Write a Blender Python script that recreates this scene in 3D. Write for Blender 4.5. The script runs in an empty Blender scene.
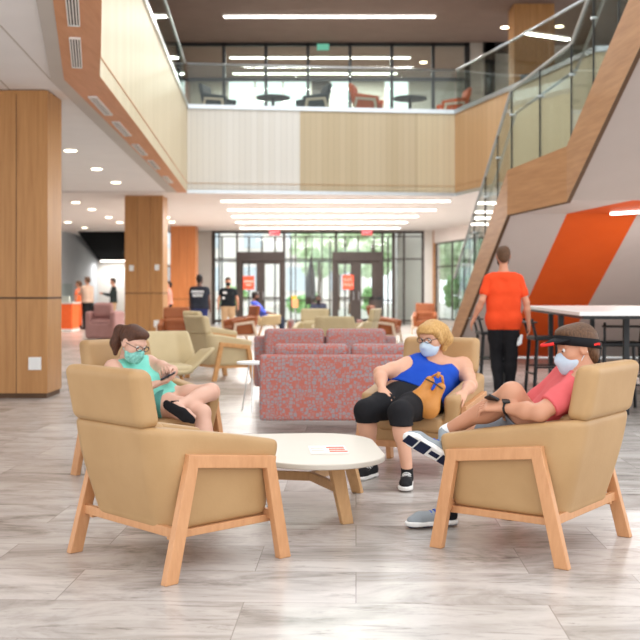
import bpy, bmesh, math, random
import numpy as np
from mathutils import Vector, Matrix
random.seed(7); np.random.seed(7)
C = bpy.context.scene.collection
FPX, HOR, EYE = 1030.0, 292.0, 1.25

def P(px, py, Y):
    """real point of the place seen at that photo pixel at depth Y"""
    return Vector(((px-320)*Y/FPX, Y, EYE-(py-HOR)*Y/FPX))
def PZ(px, py, Z):
    Y = FPX*(EYE-Z)/(py-HOR)
    return Vector(((px-320)*Y/FPX, Y, Z))
V = Vector

# ---------------------------------------------------------------- materials
def lin(c):
    c = c/255.0
    return c/12.92 if c <= .04045 else ((c+.055)/1.055)**2.4
def col(r, g, b): return (lin(r), lin(g), lin(b), 1)

def base_mat(name, rgb, rough=.6, metal=0, spec=.5):
    m = bpy.data.materials.new(name); m.use_nodes = True
    b = m.node_tree.nodes['Principled BSDF']
    b.inputs['Base Color'].default_value = col(*rgb)
    b.inputs['Roughness'].default_value = rough
    b.inputs['Metallic'].default_value = metal
    b.inputs['Specular IOR Level'].default_value = spec
    return m
def nd(m, t, **kw):
    n = m.node_tree.nodes.new(t)
    for k, v in kw.items(): setattr(n, k, v)
    return n
def lk(m, a, ao, b, bi): m.node_tree.links.new(a.outputs[ao], b.inputs[bi])
def ramp(m, stops):
    r = nd(m, 'ShaderNodeValToRGB'); e = r.color_ramp.elements
    while len(e) < len(stops): e.new(.5)
    for i, (p, c) in enumerate(stops):
        e[i].position = p; e[i].color = col(*c)
    return r
def coords(m, kind='Object', scale=(1,1,1), rot=(0,0,0)):
    if kind == 'World':
        t = nd(m, 'ShaderNodeNewGeometry'); o = 'Position'
    else:
        t = nd(m, 'ShaderNodeTexCoord'); o = kind
    mp = nd(m, 'ShaderNodeMapping'); mp.inputs['Scale'].default_value = scale
    mp.inputs['Rotation'].default_value = rot
    lk(m, t, o, mp, 'Vector')
    return mp
def plain(name, rgb, rough=.6, metal=0, spec=.5, var=6, nscale=8, bump=.0):
    m = base_mat(name, rgb, rough, metal, spec)
    mp = coords(m); n = nd(m, 'ShaderNodeTexNoise'); n.inputs['Scale'].default_value = nscale
    n.inputs['Detail'].default_value = 4
    lk(m, mp, 'Vector', n, 'Vector')
    r = ramp(m, [(.3, tuple(max(0, c-var) for c in rgb)), (.7, tuple(min(255, c+var) for c in rgb))])
    lk(m, n, 'Fac', r, 'Fac'); lk(m, r, 'Color', m.node_tree.nodes['Principled BSDF'], 'Base Color')
    if bump:
        bp = nd(m, 'ShaderNodeBump'); bp.inputs['Strength'].default_value = bump; bp.inputs['Distance'].default_value = .004
        n2 = nd(m, 'ShaderNodeTexNoise'); n2.inputs['Scale'].default_value = nscale*14
        lk(m, mp, 'Vector', n2, 'Vector'); lk(m, n2, 'Fac', bp, 'Height'); lk(m, bp, 'Normal', m.node_tree.nodes['Principled BSDF'], 'Normal')
    return m
def wood(name, a, b, rough=.45, scale=(1,1,1), grain=9, kind='Object', seams=None):
    """grain runs along the axis whose scale is small"""
    m = base_mat(name, a, rough, 0, .35)
    mp = coords(m, kind, scale)
    n = nd(m, 'ShaderNodeTexNoise'); n.inputs['Scale'].default_value = grain; n.inputs['Detail'].default_value = 6
    n.inputs['Roughness'].default_value = .6
    lk(m, mp, 'Vector', n, 'Vector')
    r = ramp(m, [(.32, b), (.68, a)]); lk(m, n, 'Fac', r, 'Fac')
    lk(m, r, 'Color', m.node_tree.nodes['Principled BSDF'], 'Base Color')
    return m
def emit(name, rgb, s):
    m = bpy.data.materials.new(name); m.use_nodes = True; nt = m.node_tree; nt.nodes.clear()
    e = nt.nodes.new('ShaderNodeEmission'); e.inputs[0].default_value = col(*rgb); e.inputs[1].default_value = s
    o = nt.nodes.new('ShaderNodeOutputMaterial'); nt.links.new(e.outputs[0], o.inputs[0]); return m
def glass(name, tint=(235,245,240), refl=1.0, fac_min=.0):
    m = bpy.data.materials.new(name); m.use_nodes = True; nt = m.node_tree; nt.nodes.clear()
    t = nt.nodes.new('ShaderNodeBsdfTransparent'); t.inputs[0].default_value = col(*tint)
    g = nt.nodes.new('ShaderNodeBsdfGlossy'); g.inputs['Roughness'].default_value = .02
    f = nt.nodes.new('ShaderNodeFresnel'); f.inputs[0].default_value = 1.5
    mm = nt.nodes.new('ShaderNodeMath'); mm.operation = 'MULTIPLY_ADD'; mm.inputs[1].default_value = refl; mm.inputs[2].default_value = fac_min
    mx = nt.nodes.new('ShaderNodeMixShader'); o = nt.nodes.new('ShaderNodeOutputMaterial')
    nt.links.new(f.outputs[0], mm.inputs[0]); nt.links.new(mm.outputs[0], mx.inputs[0])
    nt.links.new(t.outputs[0], mx.inputs[1]); nt.links.new(g.outputs[0], mx.inputs[2]); nt.links.new(mx.outputs[0], o.inputs[0])
    return m

def floor_mat():
    m = base_mat('stone_look_plank_floor', (200,190,185), .26, 0, .55)
    B = m.node_tree.nodes['Principled BSDF']
    mp = coords(m, 'World', (1,1,1), (0,0,math.radians(2)))
    br = nd(m, 'ShaderNodeTexBrick'); br.offset = .37; br.offset_frequency = 2
    for k, v in (('Scale',1.0),('Mortar Size',.0022),('Mortar Smooth',.3),('Bias',0.0),('Brick Width',1.22),('Row Height',.46)):
        br.inputs[k].default_value = v
    br.inputs['Color1'].default_value = (0,0,0,1); br.inputs['Color2'].default_value = (1,1,1,1); br.inputs['Mortar'].default_value = (.5,.5,.5,1)
    lk(m, mp, 'Vector', br, 'Vector')
    # each plank shifts the streak pattern
    sep = nd(m, 'ShaderNodeVectorMath', operation='MULTIPLY_ADD')
    sep.inputs[1].default_value = (13.0, 7.0, 5.0)
    lk(m, br, 'Color', sep, 0)
    st = nd(m, 'ShaderNodeMapping'); st.inputs['Scale'].default_value = (.75, 1.75, 1)
    lk(m, mp, 'Vector', st, 'Vector'); lk(m, st, 'Vector', sep, 2)
    n1 = nd(m, 'ShaderNodeTexNoise'); n1.inputs['Scale'].default_value = 1.9; n1.inputs['Detail'].default_value = 9; n1.inputs['Roughness'].default_value = .68; n1.inputs['Distortion'].default_value = .9
    lk(m, sep, 'Vector', n1, 'Vector')
    r1 = ramp(m, [(.28,(124,118,114)),(.41,(180,175,170)),(.55,(208,203,199)),(.72,(224,220,216))])
    lk(m, n1, 'Fac', r1, 'Fac')
    # thin dark wisps
    st2 = nd(m, 'ShaderNodeMapping'); st2.inputs['Scale'].default_value = (1.5, 11, 1)
    lk(m, mp, 'Vector', st2, 'Vector')
    ad = nd(m, 'ShaderNodeVectorMath', operation='MULTIPLY_ADD'); ad.inputs[1].default_value = (31,17,3)
    lk(m, br, 'Color', ad, 0); lk(m, st2, 'Vector', ad, 2)
    n2 = nd(m, 'ShaderNodeTexNoise'); n2.inputs['Scale'].default_value = 1.6; n2.inputs['Detail'].default_value = 10; n2.inputs['Roughness'].default_value = .75; n2.inputs['Distortion'].default_value = 1.4
    lk(m, ad, 'Vector', n2, 'Vector')
    r2 = ramp(m, [(.34,(104,98,94)),(.45,(255,255,255))]); lk(m, n2, 'Fac', r2, 'Fac')
    mx = nd(m, 'ShaderNodeMixRGB', blend_type='MULTIPLY'); mx.inputs[0].default_value = .6
    lk(m, r1, 'Color', mx, 1); lk(m, r2, 'Color', mx, 2)
    # plank tone
    r3 = ramp(m, [(0,(232,228,224)),(1,(255,252,250))]); lk(m, br, 'Color', r3, 'Fac')
    mx2 = nd(m, 'ShaderNodeMixRGB', blend_type='MULTIPLY'); mx2.inputs[0].default_value = 1
    lk(m, mx, 'Color', mx2, 1); lk(m, r3, 'Color', mx2, 2)
    mo = nd(m, 'ShaderNodeMixRGB', blend_type='MIX'); mo.inputs[2].default_value = col(146,138,132)
    lk(m, br, 'Fac', mo, 0); lk(m, mx2, 'Color', mo, 1)
    lk(m, mo, 'Color', B, 'Base Color')
    return m

def sofa_mat():
    m = base_mat('woven_square_pattern', (190,110,100), .85, 0, .2)
    mp = coords(m, 'Object', (1,1,1))
    # project with box-like choice: use sum of axes to vary on every face
    v = nd(m, 'ShaderNodeTexVoronoi', distance='CHEBYCHEV'); v.inputs['Scale'].default_value = 30; v.inputs['Randomness'].default_value = .75
    lk(m, mp, 'Vector', v, 'Vector')
    v2 = nd(m, 'ShaderNodeTexVoronoi', distance='CHEBYCHEV', feature='F2'); v2.inputs['Scale'].default_value = 30; v2.inputs['Randomness'].default_value = .75
    lk(m, mp, 'Vector', v2, 'Vector')
    sub = nd(m, 'ShaderNodeMath', operation='SUBTRACT'); lk(m, v2, 'Distance', sub, 0); lk(m, v, 'Distance', sub, 1)
    hs = ramp(m, [(0,(170,128,124)),(.35,(160,144,144)),(1,(148,140,145))])
    sp = nd(m, 'ShaderNodeSeparateXYZ'); lk(m, v, 'Color', sp, 0); lk(m, sp, 0, hs, 'Fac')
    mx = nd(m, 'ShaderNodeMixRGB', blend_type='MIX')
    rr = nd(m, 'ShaderNodeMapRange'); rr.inputs['From Min'].default_value = .10; rr.inputs['From Max'].default_value = .15
    lk(m, sub, 'Value', rr, 'Value'); lk(m, rr, 'Result', mx, 0); mx.inputs[1].default_value = col(184,108,96); lk(m, hs, 'Color', mx, 2)
    lk(m, mx, 'Color', m.node_tree.nodes['Principled BSDF'], 'Base Color')
    return m

def slat_mat(name, a, b, pitch=.155):
    """panels of thin vertical boards"""
    m = base_mat(name, a, .45, 0, .4)
    g = nd(m, 'ShaderNodeTexCoord'); s = nd(m, 'ShaderNodeSeparateXYZ'); lk(m, g, 'Object', s, 0)
    w = nd(m, 'ShaderNodeMath', operation='ADD'); lk(m, s, 0, w, 0); 
    wy = nd(m, 'ShaderNodeMath', operation='MULTIPLY'); lk(m, s, 1, wy, 0); wy.inputs[1].default_value = .9
    lk(m, wy, 0, w, 1)
    f = nd(m, 'ShaderNodeMath', operation='DIVIDE'); lk(m, w, 0, f, 0); f.inputs[1].default_value = pitch
    fl = nd(m, 'ShaderNodeMath', operation='FLOOR'); lk(m, f, 0, fl, 0)
    wn = nd(m, 'ShaderNodeTexWhiteNoise', noise_dimensions='1D'); lk(m, fl, 0, wn, 'W')
    fr = nd(m, 'ShaderNodeMath', operation='FRACT'); lk(m, f, 0, fr, 0)
    gt = nd(m, 'ShaderNodeMath', operation='LESS_THAN'); lk(m, fr, 0, gt, 0); gt.inputs[1].default_value = .06
    r = ramp(m, [(0, b), (1, a)]); lk(m, wn, 'Value', r, 'Fac')
    mx = nd(m, 'ShaderNodeMixRGB', blend_type='MULTIPLY'); mx.inputs[2].default_value = (.8,.8,.8,1)
    lk(m, gt, 0, mx, 0); lk(m, r, 'Color', mx, 1)
    lk(m, mx, 'Color', m.node_tree.nodes['Principled BSDF'], 'Base Color')
    return m

M = {}
M['floor'] = floor_mat()
M['ceil'] = plain('painted_ceiling', (246,242,240), .8, 0, .3, 2, 2)
M['ceil_warm'] = plain('painted_soffit', (238,230,225), .7, 0, .35, 2, 2)
M['grey_edge'] = plain('grey_ceiling_edge', (204,196,188), .7, 0, .3, 2, 2)
M['dark_ceil'] = plain('dark_upper_ceiling', (130,110,101), .8, 0, .3, 3, 2)
M['pillar'] = wood('oak_veneer_pillar', (194,142,88), (174,122,72), .42, (7,7,.35), 3.0)
M['pillar2'] = wood('cherry_veneer_pillar', (196,126,76), (180,110,62), .42, (7,7,.35), 3.0)
M['stair_wood'] = wood('stair_veneer', (196,146,102), (176,126,84), .45, (.5,.5,6), 3.0)
M['soffit_wood'] = wood('soffit_veneer', (222,160,118), (210,146,104), .5, (5,.5,5), 3.0)
M['dark_line'] = plain('shadow_gap_metal', (92,66,46), .6, 0, .3, 4)
M['panel_lit_tone'] = slat_mat('lit_tone_board_panel', (234,230,222), (226,221,211))
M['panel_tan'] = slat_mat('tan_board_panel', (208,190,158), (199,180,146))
M['panel_cream'] = slat_mat('cream_board_panel', (222,206,174), (214,197,163))
M['panel_side'] = slat_mat('amber_board_panel', (212,172,128), (204,162,118))
M['chrome'] = plain('brushed_steel', (205,208,210), .3, .9, .5, 4)
M['black'] = plain('black_metal', (24,23,24), .45, 0, .5, 3)
M['bronze'] = plain('dark_bronze_frame', (66,57,53), .5, .1, .4, 4)
M['mauve'] = plain('mauve_grey_paint', (204,192,186), .7, 0, .3, 2, 2)
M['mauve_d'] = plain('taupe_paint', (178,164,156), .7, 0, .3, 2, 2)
M['orange'] = plain('orange_paint', (230,92,22), .6, 0, .35, 3, 2)
M['white_wall'] = plain('white_wall_paint', (226,222,216), .7, 0, .3, 2, 2)
M['blue_wall'] = plain('blue_grey_wall_paint', (196,202,208), .7, 0, .3, 2, 2)
M['grey_wall'] = plain('grey_wall_paint', (178,172,164), .7, 0, .3, 2, 2)
M['white_gloss'] = plain('white_plastic', (236,234,230), .35, 0, .5, 2, 4)
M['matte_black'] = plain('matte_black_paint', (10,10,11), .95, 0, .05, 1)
M['glass'] = glass('clear_glass', (250,253,252))
M['guard_glass'] = glass('greenish_guard_glass', (243,248,245), .55, .0)
M['wood_leg'] = wood('beech_leg', (208,154,110), (197,142,98), .42, (14,14,3), 3.0)
M['wood_table'] = wood('beech_table_leg', (208,164,118), (196,151,104), .42, (14,14,3), 3.0)
M['tan'] = plain('tan_vinyl_upholstery', (180,143,99), .5, 0, .35, 4, 5, .12)
M['khaki'] = plain('khaki_vinyl_upholstery', (202,182,142), .5, 0, .35, 4, 5, .12)
M['brown'] = plain('brown_vinyl_upholstery', (146,82,44), .5, 0, .35, 5, 5, .12)
M['pink'] = plain('mauve_pink_upholstery', (176,136,134), .8, 0, .3, 5, 5)
M['sofa'] = sofa_mat()
M['light'] = emit('lit_diffuser', (255,246,236), 9.0)
M['light_hi'] = emit('lit_downlight', (255,236,205), 14.0)

# ---------------------------------------------------------------- mesh helpers
def box(bm, c, s, R=None, bev=0):
    r = bmesh.ops.create_cube(bm, size=1.0)
    mt = Matrix.Translation(V(c)) @ (R.to_4x4() if R else Matrix.Identity(4)) @ Matrix.Diagonal((*s, 1))
    bmesh.ops.transform(bm, matrix=mt, verts=r['verts'])
    if bev:
        es = {e for v in r['verts'] for e in v.link_edges}
        bmesh.ops.bevel(bm, geom=list(es), offset=bev, segments=3, profile=.6, affect='EDGES')
def frame3(d, up=V((0,0,1))):
    d = d.normalized(); x = up.cross(d)
    if x.length < 1e-4: x = V((1,0,0)).cross(d)
    x.normalize(); y = d.cross(x)
    return Matrix((x, y, d)).transposed()
def bar(bm, a, b, w, h, up=V((0,0,1)), bev=0):
    a, b = V(a), V(b); d = b-a
    box(bm, (a+b)/2, (w, h, d.length), frame3(d, up), bev)
def tube(bm, pts, r, n=8, closed=False):
    pts = [V(p) for p in pts]; rings = []; N = len(pts)
    rr = r if isinstance(r, (list, tuple)) else [r]*N
    for i, p in enumerate(pts):
        if closed: d = pts[(i+1) % N]-pts[i-1]
        else: d = pts[min(i+1, N-1)]-pts[max(i-1, 0)]
        F = frame3(d, V((.13,.2,.97)))
        rings.append([bm.verts.new(p+F @ V((math.cos(t)*rr[i], math.sin(t)*rr[i], 0))) for t in [2*math.pi*k/n for k in range(n)]])
    for i in range(N if closed else N-1):
        A, B = rings[i], rings[(i+1) % N]
        for k in range(n): bm.faces.new((A[k], A[(k+1) % n], B[(k+1) % n], B[k]))
    if not closed:
        bm.faces.new(rings[0][::-1]); bm.faces.new(rings[-1])
def loft(bm, A, B):
    """solid between two equally long loops of points"""
    a = [bm.verts.new(V(p)) for p in A]; b = [bm.verts.new(V(p)) for p in B]; n = len(a)
    for i in range(n): bm.faces.new((a[i], a[(i+1) % n], b[(i+1) % n], b[i]))
    bm.faces.new(a[::-1]); bm.faces.new(b)
def slab(bm, poly, z0, z1):
    loft(bm, [(x, y, z0) for x, y in poly], [(x, y, z1) for x, y in poly])
def disc(bm, c, r, h, n=24):
    c = V(c); slab(bm, [(c.x+r*math.cos(2*math.pi*k/n), c.y+r*math.sin(2*math.pi*k/n)) for k in range(n)], c.z, c.z+h)

def obj(name, bm, mat, parent=None, bevel=0, smooth=False, local=False):
    me = bpy.data.meshes.new(name)
    bmesh.ops.recalc_face_normals(bm, faces=bm.faces[:])
    if parent is not None and not local:
        bmesh.ops.translate(bm, verts=bm.verts[:], vec=-parent_loc(parent))
    bm.to_mesh(me); bm.free()
    o = bpy.data.objects.new(name, me); C.objects.link(o)
    for mm in (mat if isinstance(mat, (list, tuple)) else [mat]): me.materials.append(mm)
    if smooth:
        for p in me.polygons: p.use_smooth = True
    if bevel:
        b = o.modifiers.new('bevel', 'BEVEL'); b.width = bevel; b.segments = 2; b.limit_method = 'ANGLE'; b.angle_limit = .6
        w = o.modifiers.new('wn', 'WEIGHTED_NORMAL')
        for p in me.polygons: p.use_smooth = True
    if parent is not None: o.parent = parent
    return o
def parent_loc(p):
    t = V((0,0,0))
    while p is not None: t += V(p.location); p = p.parent
    return t
def new(): return bmesh.new()
def tag(o, label=None, cat=None, group=None, kind=None):
    for k, v in (('label', label), ('category', cat), ('group', group), ('kind', kind)):
        if v: o[k] = v
    return o
def empty(name, loc=(0,0,0), rz=0, label=None, cat=None, group=None):
    o = bpy.data.objects.new(name, None); C.objects.link(o); o.empty_display_size = .1
    o.location = loc; o.rotation_euler = (0,0,rz); return tag(o, label, cat, group)
def copy_tree(o, parent=None):
    c = o.copy(); C.objects.link(c); c.parent = parent
    for ch in list(o.children): copy_tree(ch, c)
    return c
def place(proto, used, loc, f, label, group=None, scale=1):
    o = proto if not used else copy_tree(proto)
    o.location = loc; o.rotation_euler = (0,0,math.atan2(f[1], f[0])); o['label'] = label
    o.scale = (scale,)*3
    if group: o['group'] = group
    elif 'group' in o: del o['group']
    return o
def struct(name, bm, mat, **k):
    o = obj(name, bm, mat, **k); o['kind'] = 'structure'; return o

# ---------------------------------------------------------------- implicit surfaces -> mesh
def smin(a, b, k):
    if k <= 0: return np.minimum(a, b)
    h = np.maximum(k-np.abs(a-b), 0)/k
    return np.minimum(a, b)-h*h*k*.25
def smax(a, b, k): return -smin(-a, -b, k)
def surface_nets(D, org, vox):
    S = D < 0
    nx, ny, nz = D.shape
    cx, cy, cz = nx-1, ny-1, nz-1
    ids, pos, quads = [], [], []
    for ax in range(3):
        sl0 = [slice(None)]*3; sl1 = [slice(None)]*3
        sl0[ax] = slice(0, -1); sl1[ax] = slice(1, None)
        A, B = D[tuple(sl0)], D[tuple(sl1)]
        ch = S[tuple(sl0)] != S[tuple(sl1)]
        o1, o2 = (ax+1) % 3, (ax+2) % 3
        g = np.argwhere(ch)
        ok = (g[:, o1] > 0) & (g[:, o2] > 0) & (g[:, o1] < D.shape[o1]-1) & (g[:, o2] < D.shape[o2]-1)
        g = g[ok]
        if len(g) == 0: continue
        a = A[g[:,0], g[:,1], g[:,2]]; b = B[g[:,0], g[:,1], g[:,2]]
        t = a/(a-b)
        p = g.astype(np.float64); p[:, ax] += t
        cells = []
        for d1, d2 in ((-1,-1),(0,-1),(0,0),(-1,0)):
            c = g.copy(); c[:, o1] += d1; c[:, o2] += d2
            cells.append(c[:,0]*(cy*cz)+c[:,1]*cz+c[:,2])
        q = np.stack(cells, 1); flip = a > 0
        q[flip] = q[flip][:, ::-1]
        quads.append(q)
        for c in cells: ids.append(c); pos.append(p)
    ids = np.concatenate(ids); pos = np.concatenate(pos); quads = np.concatenate(quads)
    u, inv = np.unique(ids, return_inverse=True)
    cnt = np.bincount(inv)
    vv = np.stack([np.bincount(inv, pos[:, k])/cnt for k in range(3)], 1)
    qq = np.searchsorted(u, quads)
    return vv*vox+np.array(org), qq
def np_mesh(name, v, q, mat, parent=None, local=False, decim=0):
    if parent is not None and not local: v = v-np.array(parent_loc(parent))
    me = bpy.data.meshes.new(name)
    me.vertices.add(len(v)); me.vertices.foreach_set('co', v.astype(np.float32).ravel())
    me.loops.add(q.size); me.loops.foreach_set('vertex_index', q.astype(np.int32).ravel())
    me.polygons.add(len(q)); me.polygons.foreach_set('loop_start', np.arange(0, q.size, 4, dtype=np.int32))
    me.update(calc_edges=True); me.validate()
    me.polygons.foreach_set('use_smooth', np.ones(len(me.polygons), dtype=bool))
    me.materials.append(mat)
    o = bpy.data.objects.new(name, me); C.objects.link(o)
    if parent is not None: o.parent = parent
    return o
def sdf_fn(name, fn, lo, hi, vox, mat, parent=None, local=True):
    ax = [np.arange(lo[i], hi[i]+vox, vox) for i in range(3)]
    X, Y, Z = np.meshgrid(*ax, indexing='ij')
    v, q = surface_nets(fn(X, Y, Z), lo, vox)
    return np_mesh(name, v, q, mat, parent, local)

class Sdf:
    def __init__(s): s.p = []
    def cone(s, a, b, ra, rb=None, k=.03, tag='', flat=None, sub=False):
        rb = ra if rb is None else rb
        s.p.append(('c', np.array(a, float), np.array(b, float), ra, rb, k, tag, flat, sub)); return s
    def ell(s, c, r, R=None, k=.03, tag='', sub=False):
        r = np.array(r, float); R = np.eye(3) if R is None else np.array(R)
        s.p.append(('e', np.array(c, float), r, R, None, k, tag, None, sub)); return s
    def bounds(s, tags=None):
        lo = np.full(3, 1e9); hi = -lo
        for p in s.p:
            if p[8] or (tags and p[6] not in tags): continue
            if p[0] == 'c':
                for q, r in ((p[1], p[3]), (p[2], p[4])): lo = np.minimum(lo, q-r); hi = np.maximum(hi, q+r)
            else: m = p[2].max(); lo = np.minimum(lo, p[1]-m); hi = np.maximum(hi, p[1]+m)
        return lo, hi
    def mesh(s, name, mat, parent, vox=.006, tags=None, grow=0, clips=(), radial=()):
        lo, hi = s.bounds(tags); pad = grow+vox*3; lo = lo-pad; hi = hi+pad
        n = np.ceil((hi-lo)/vox).astype(int)+1
        D = np.full(n, .5, dtype=np.float32)
        ax = [lo[i]+vox*np.arange(n[i]) for i in range(3)]
        mar = .05+grow
        for p in s.p:
            if tags and p[6] not in tags: continue
            if p[0] == 'c':
                l = np.minimum(p[1]-p[3], p[2]-p[4])-mar; h = np.maximum(p[1]+p[3], p[2]+p[4])+mar
            else: l = p[1]-p[2].max()-mar; h = p[1]+p[2].max()+mar
            i0 = np.clip(np.floor((l-lo)/vox).astype(int), 0, n-1); i1 = np.clip(np.ceil((h-lo)/vox).astype(int)+1, 1, n)
            if (i1 <= i0).any(): continue
            sl = tuple(slice(i0[i], i1[i]) for i in range(3))
            X, Y, Z = (ax[0][sl[0]][:,None,None], ax[1][sl[1]][None,:,None], ax[2][sl[2]][None,None,:])
            if p[0] == 'c':
                a, b, ra, rb = p[1:5]; ba = b-a
                x, y, z = X-a[0], Y-a[1], Z-a[2]
                if p[7] is not None:
                    nn, f = np.array(p[7][0], float), p[7][1]; nn = nn/np.linalg.norm(nn)
                    ba = ba-nn*np.dot(ba, nn)*0
                    dt = (x*nn[0]+y*nn[1]+z*nn[2]-0); g = 1/f-1
                    tb = np.dot(ba, nn)
                    # flatten about the axis line
                    L = max(np.dot(ba, ba), 1e-9)
                    tt = np.clip((x*ba[0]+y*ba[1]+z*ba[2])/L, 0, 1)
                    off = (dt-tt*tb)*g
                    x = x+off*nn[0]; y = y+off*nn[1]; z = z+off*nn[2]
                L = max(np.dot(ba, ba), 1e-9)
                t = np.clip((x*ba[0]+y*ba[1]+z*ba[2])/L, 0, 1)
                d = np.sqrt((x-t*ba[0])**2+(y-t*ba[1])**2+(z-t*ba[2])**2)-(ra+(rb-ra)*t)
            else:
                c, r, R = p[1], p[2], p[3]
                x, y, z = X-c[0], Y-c[1], Z-c[2]
                q = [(x*R[0,i]+y*R[1,i]+z*R[2,i]) for i in range(3)]
                k0 = np.sqrt(sum((q[i]/r[i])**2 for i in range(3))); k1 = np.sqrt(sum((q[i]/r[i]**2)**2 for i in range(3)))
                d = k0*(k0-1)/np.maximum(k1, 1e-6)
            d = d.astype(np.float32)
            D[sl] = smax(D[sl], -d, p[5]) if p[8] else smin(D[sl], d, p[5])
        D = D-grow
        for pt, nn in clips:
            nn = np.array(nn, float); nn = nn/np.linalg.norm(nn); pt = np.array(pt, float)
            d = (ax[0]-pt[0])[:,None,None]*nn[0]+(ax[1]-pt[1])[None,:,None]*nn[1]+(ax[2]-pt[2])[None,None,:]*nn[2]
            D = smax(D, d.astype(np.float32), .004)
        for c, r in radial:   # remove a ball
            d = r-np.sqrt((ax[0]-c[0])[:,None,None]**2+(ax[1]-c[1])[None,:,None]**2+(ax[2]-c[2])[None,None,:]**2)
            D = smax(D, d.astype(np.float32), .006)
        v, q = surface_nets(D, lo, vox)
        return np_mesh(name, v, q, mat, parent)
# ================================================================= THE BUILDING
CZ = 3.6; F2 = 5.5; TOPZ = 5.58; UC = 8.75; YB = 39.6
# ---- floor
bm = new(); slab(bm, [(-13,-7),(9,-7),(9,46.5),(-13,46.5)], -.12, 0); struct('floor', bm, M['floor'])

# ---- atrium edge on the left (all in the plane of the lower ceiling)
I0, I1, I2 = PZ(101,0,CZ), PZ(100,76,CZ), V((-3.12,24.2,CZ))
W0, W1, W2 = PZ(53,0,CZ), PZ(64,79,CZ), PZ(171,188,CZ)
G0, G1, G2 = PZ(36,0,CZ), PZ(51,81,CZ), PZ(164,190,CZ)
def ext(a, b, y): t = (y-a.y)/(b.y-a.y); return a+(b-a)*t
Im, Wm, Gm = ext(I1, I0, 3), ext(W1, W0, 3), ext(G1, G0, 3)
Wb, Gb = V((W2.x, 24.3, CZ)), V((G2.x-.02, 24.3, CZ))
def strip(name, A, B, z0, z1, mat):
    bm = new(); slab(bm, [(p.x,p.y) for p in A]+[(p.x,p.y) for p in B[::-1]], z0, z1); return struct(name, bm, mat)
strip('ceiling_edge_board', [Im,I0,I1,I2], [Wm,W0,W1,Wb], CZ-.006, CZ-.001, M['soffit_wood'])
strip('ceiling_edge_band', [Wm,W0,W1,Wb], [Gm,G0,G1,Gb], CZ-.001, CZ+.3, M['grey_edge'])
bm = new()
slab(bm, [(Gm.x,Gm.y),(G0.x,G0.y),(G1.x,G1.y),(Gb.x,Gb.y),(-13,24.3),(-13,3)], CZ+.03, CZ+.3)
struct('ceiling_left', bm, M['ceil'])
# fine joints between ceiling boards
bm = new()
for a, b in (((0,25),(51,80)),((0,80),(12,92)),((0,-60),(40,-14)),):
    p, q = PZ(a[0],a[1],CZ+.03), PZ(b[0],b[1],CZ+.03)
    bar(bm, (p.x,p.y,CZ+.032), (q.x,q.y,CZ+.032), .02, .008)
struct('trim_1', bm, M['grey_edge'])
# ceiling beyond / under the upper floor
bm = new(); slab(bm, [(-13,24.32),(-3.1,24.32),(3.3,25.1),(4.15,22.2),(4.98,18.65),(9,17.65),(9.1,20.6),(4.78,39.6),(4.78,40.2),(-13,40.2)], CZ, CZ+.25)
struct('ceiling_under_upper_floor', bm, M['ceil_warm'])
bm = new(); slab(bm, [(-13,24.32),(-3.1,24.32),(3.3,25.1),(4.15,22.2),(4.98,18.65),(9,17.65),(9.1,20.6),(5.45,36.6),(-13,36.6)], CZ+.25, F2); struct('floor_upper', bm, M['grey_wall'])
bm = new(); slab(bm, [(Im.x-.1,Im.y),(I0.x-.1,I0.y),(I1.x-.1,I1.y),(I2.x-.1,24.25),(-13,24.25),(-13,3)], CZ+.3, F2); struct('floor_upper_left', bm, M['grey_wall'])
# upper ceiling
bm = new(); slab(bm, [(-13,23.6),(9,23.6),(9,36.5),(-13,36.5)], UC, UC+.3); struct('ceiling_upper', bm, M['dark_ceil'])
bm = new(); slab(bm, [(-13,3),(Im.x-1.4,3),(I1.x-1.4,I1.y),(I2.x-1.1,24.2),(-13,24.2)], UC, UC+.3); struct('ceiling_upper_left', bm, M['dark_ceil'])

# ---- balcony faces
def face(name, a, b, mat, z0=CZ, z1=TOPZ, th=.1, side=1):
    a, b = V((a[0],a[1],0)), V((b[0],b[1],0)); d = (b-a).normalized(); n = V((-d.y, d.x, 0))*th*side
    bm = new(); slab(bm, [(a.x,a.y),(b.x,b.y),(b.x+n.x,b.y+n.y),(a.x+n.x,a.y+n.y)], z0, z1)
    return struct(name, bm, mat)
fx = lambda px: ((px-320)*24.2/FPX)
def fr(px):  # point on the front face plan line (slightly turned)
    x0, y0, x1, y1 = -3.12, 24.2, 3.22, 24.95
    t = (px-187.0)/(455-187.0); 
    # solve along the line for that pixel
    k = (px-320)/FPX
    s = (k*y0-x0)/((x1-x0)-k*(y1-y0)); return (x0+s*(x1-x0), y0+s*(y1-y0))
face('wall_balcony_front_lit', fr(187), fr(300), M['panel_lit_tone'])  # brighter light on this stretch is put into the board colour
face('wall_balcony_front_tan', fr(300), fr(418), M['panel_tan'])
face('wall_balcony_front_lit_end', fr(418), fr(455), M['panel_cream'])  # lighter end of the same face, light painted in as a paler tone
R0 = fr(455); R1 = (4.07,22.1); R2 = (4.95,18.5); R3 = (8.9,17.5)
face('wall_balcony_right', R0, R1, M['panel_side']); face('wall_balcony_right_far', R1, R2, M['panel_cream']); face('wall_balcony_right_end', R2, R3, M['panel_cream'])
for i, (a, b) in enumerate(((Im,I0),(I0,I1),(I1,I2))):
    face('wall_balcony_left', (a.x,a.y), (b.x,b.y), M['panel_cream'], side=1)
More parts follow.
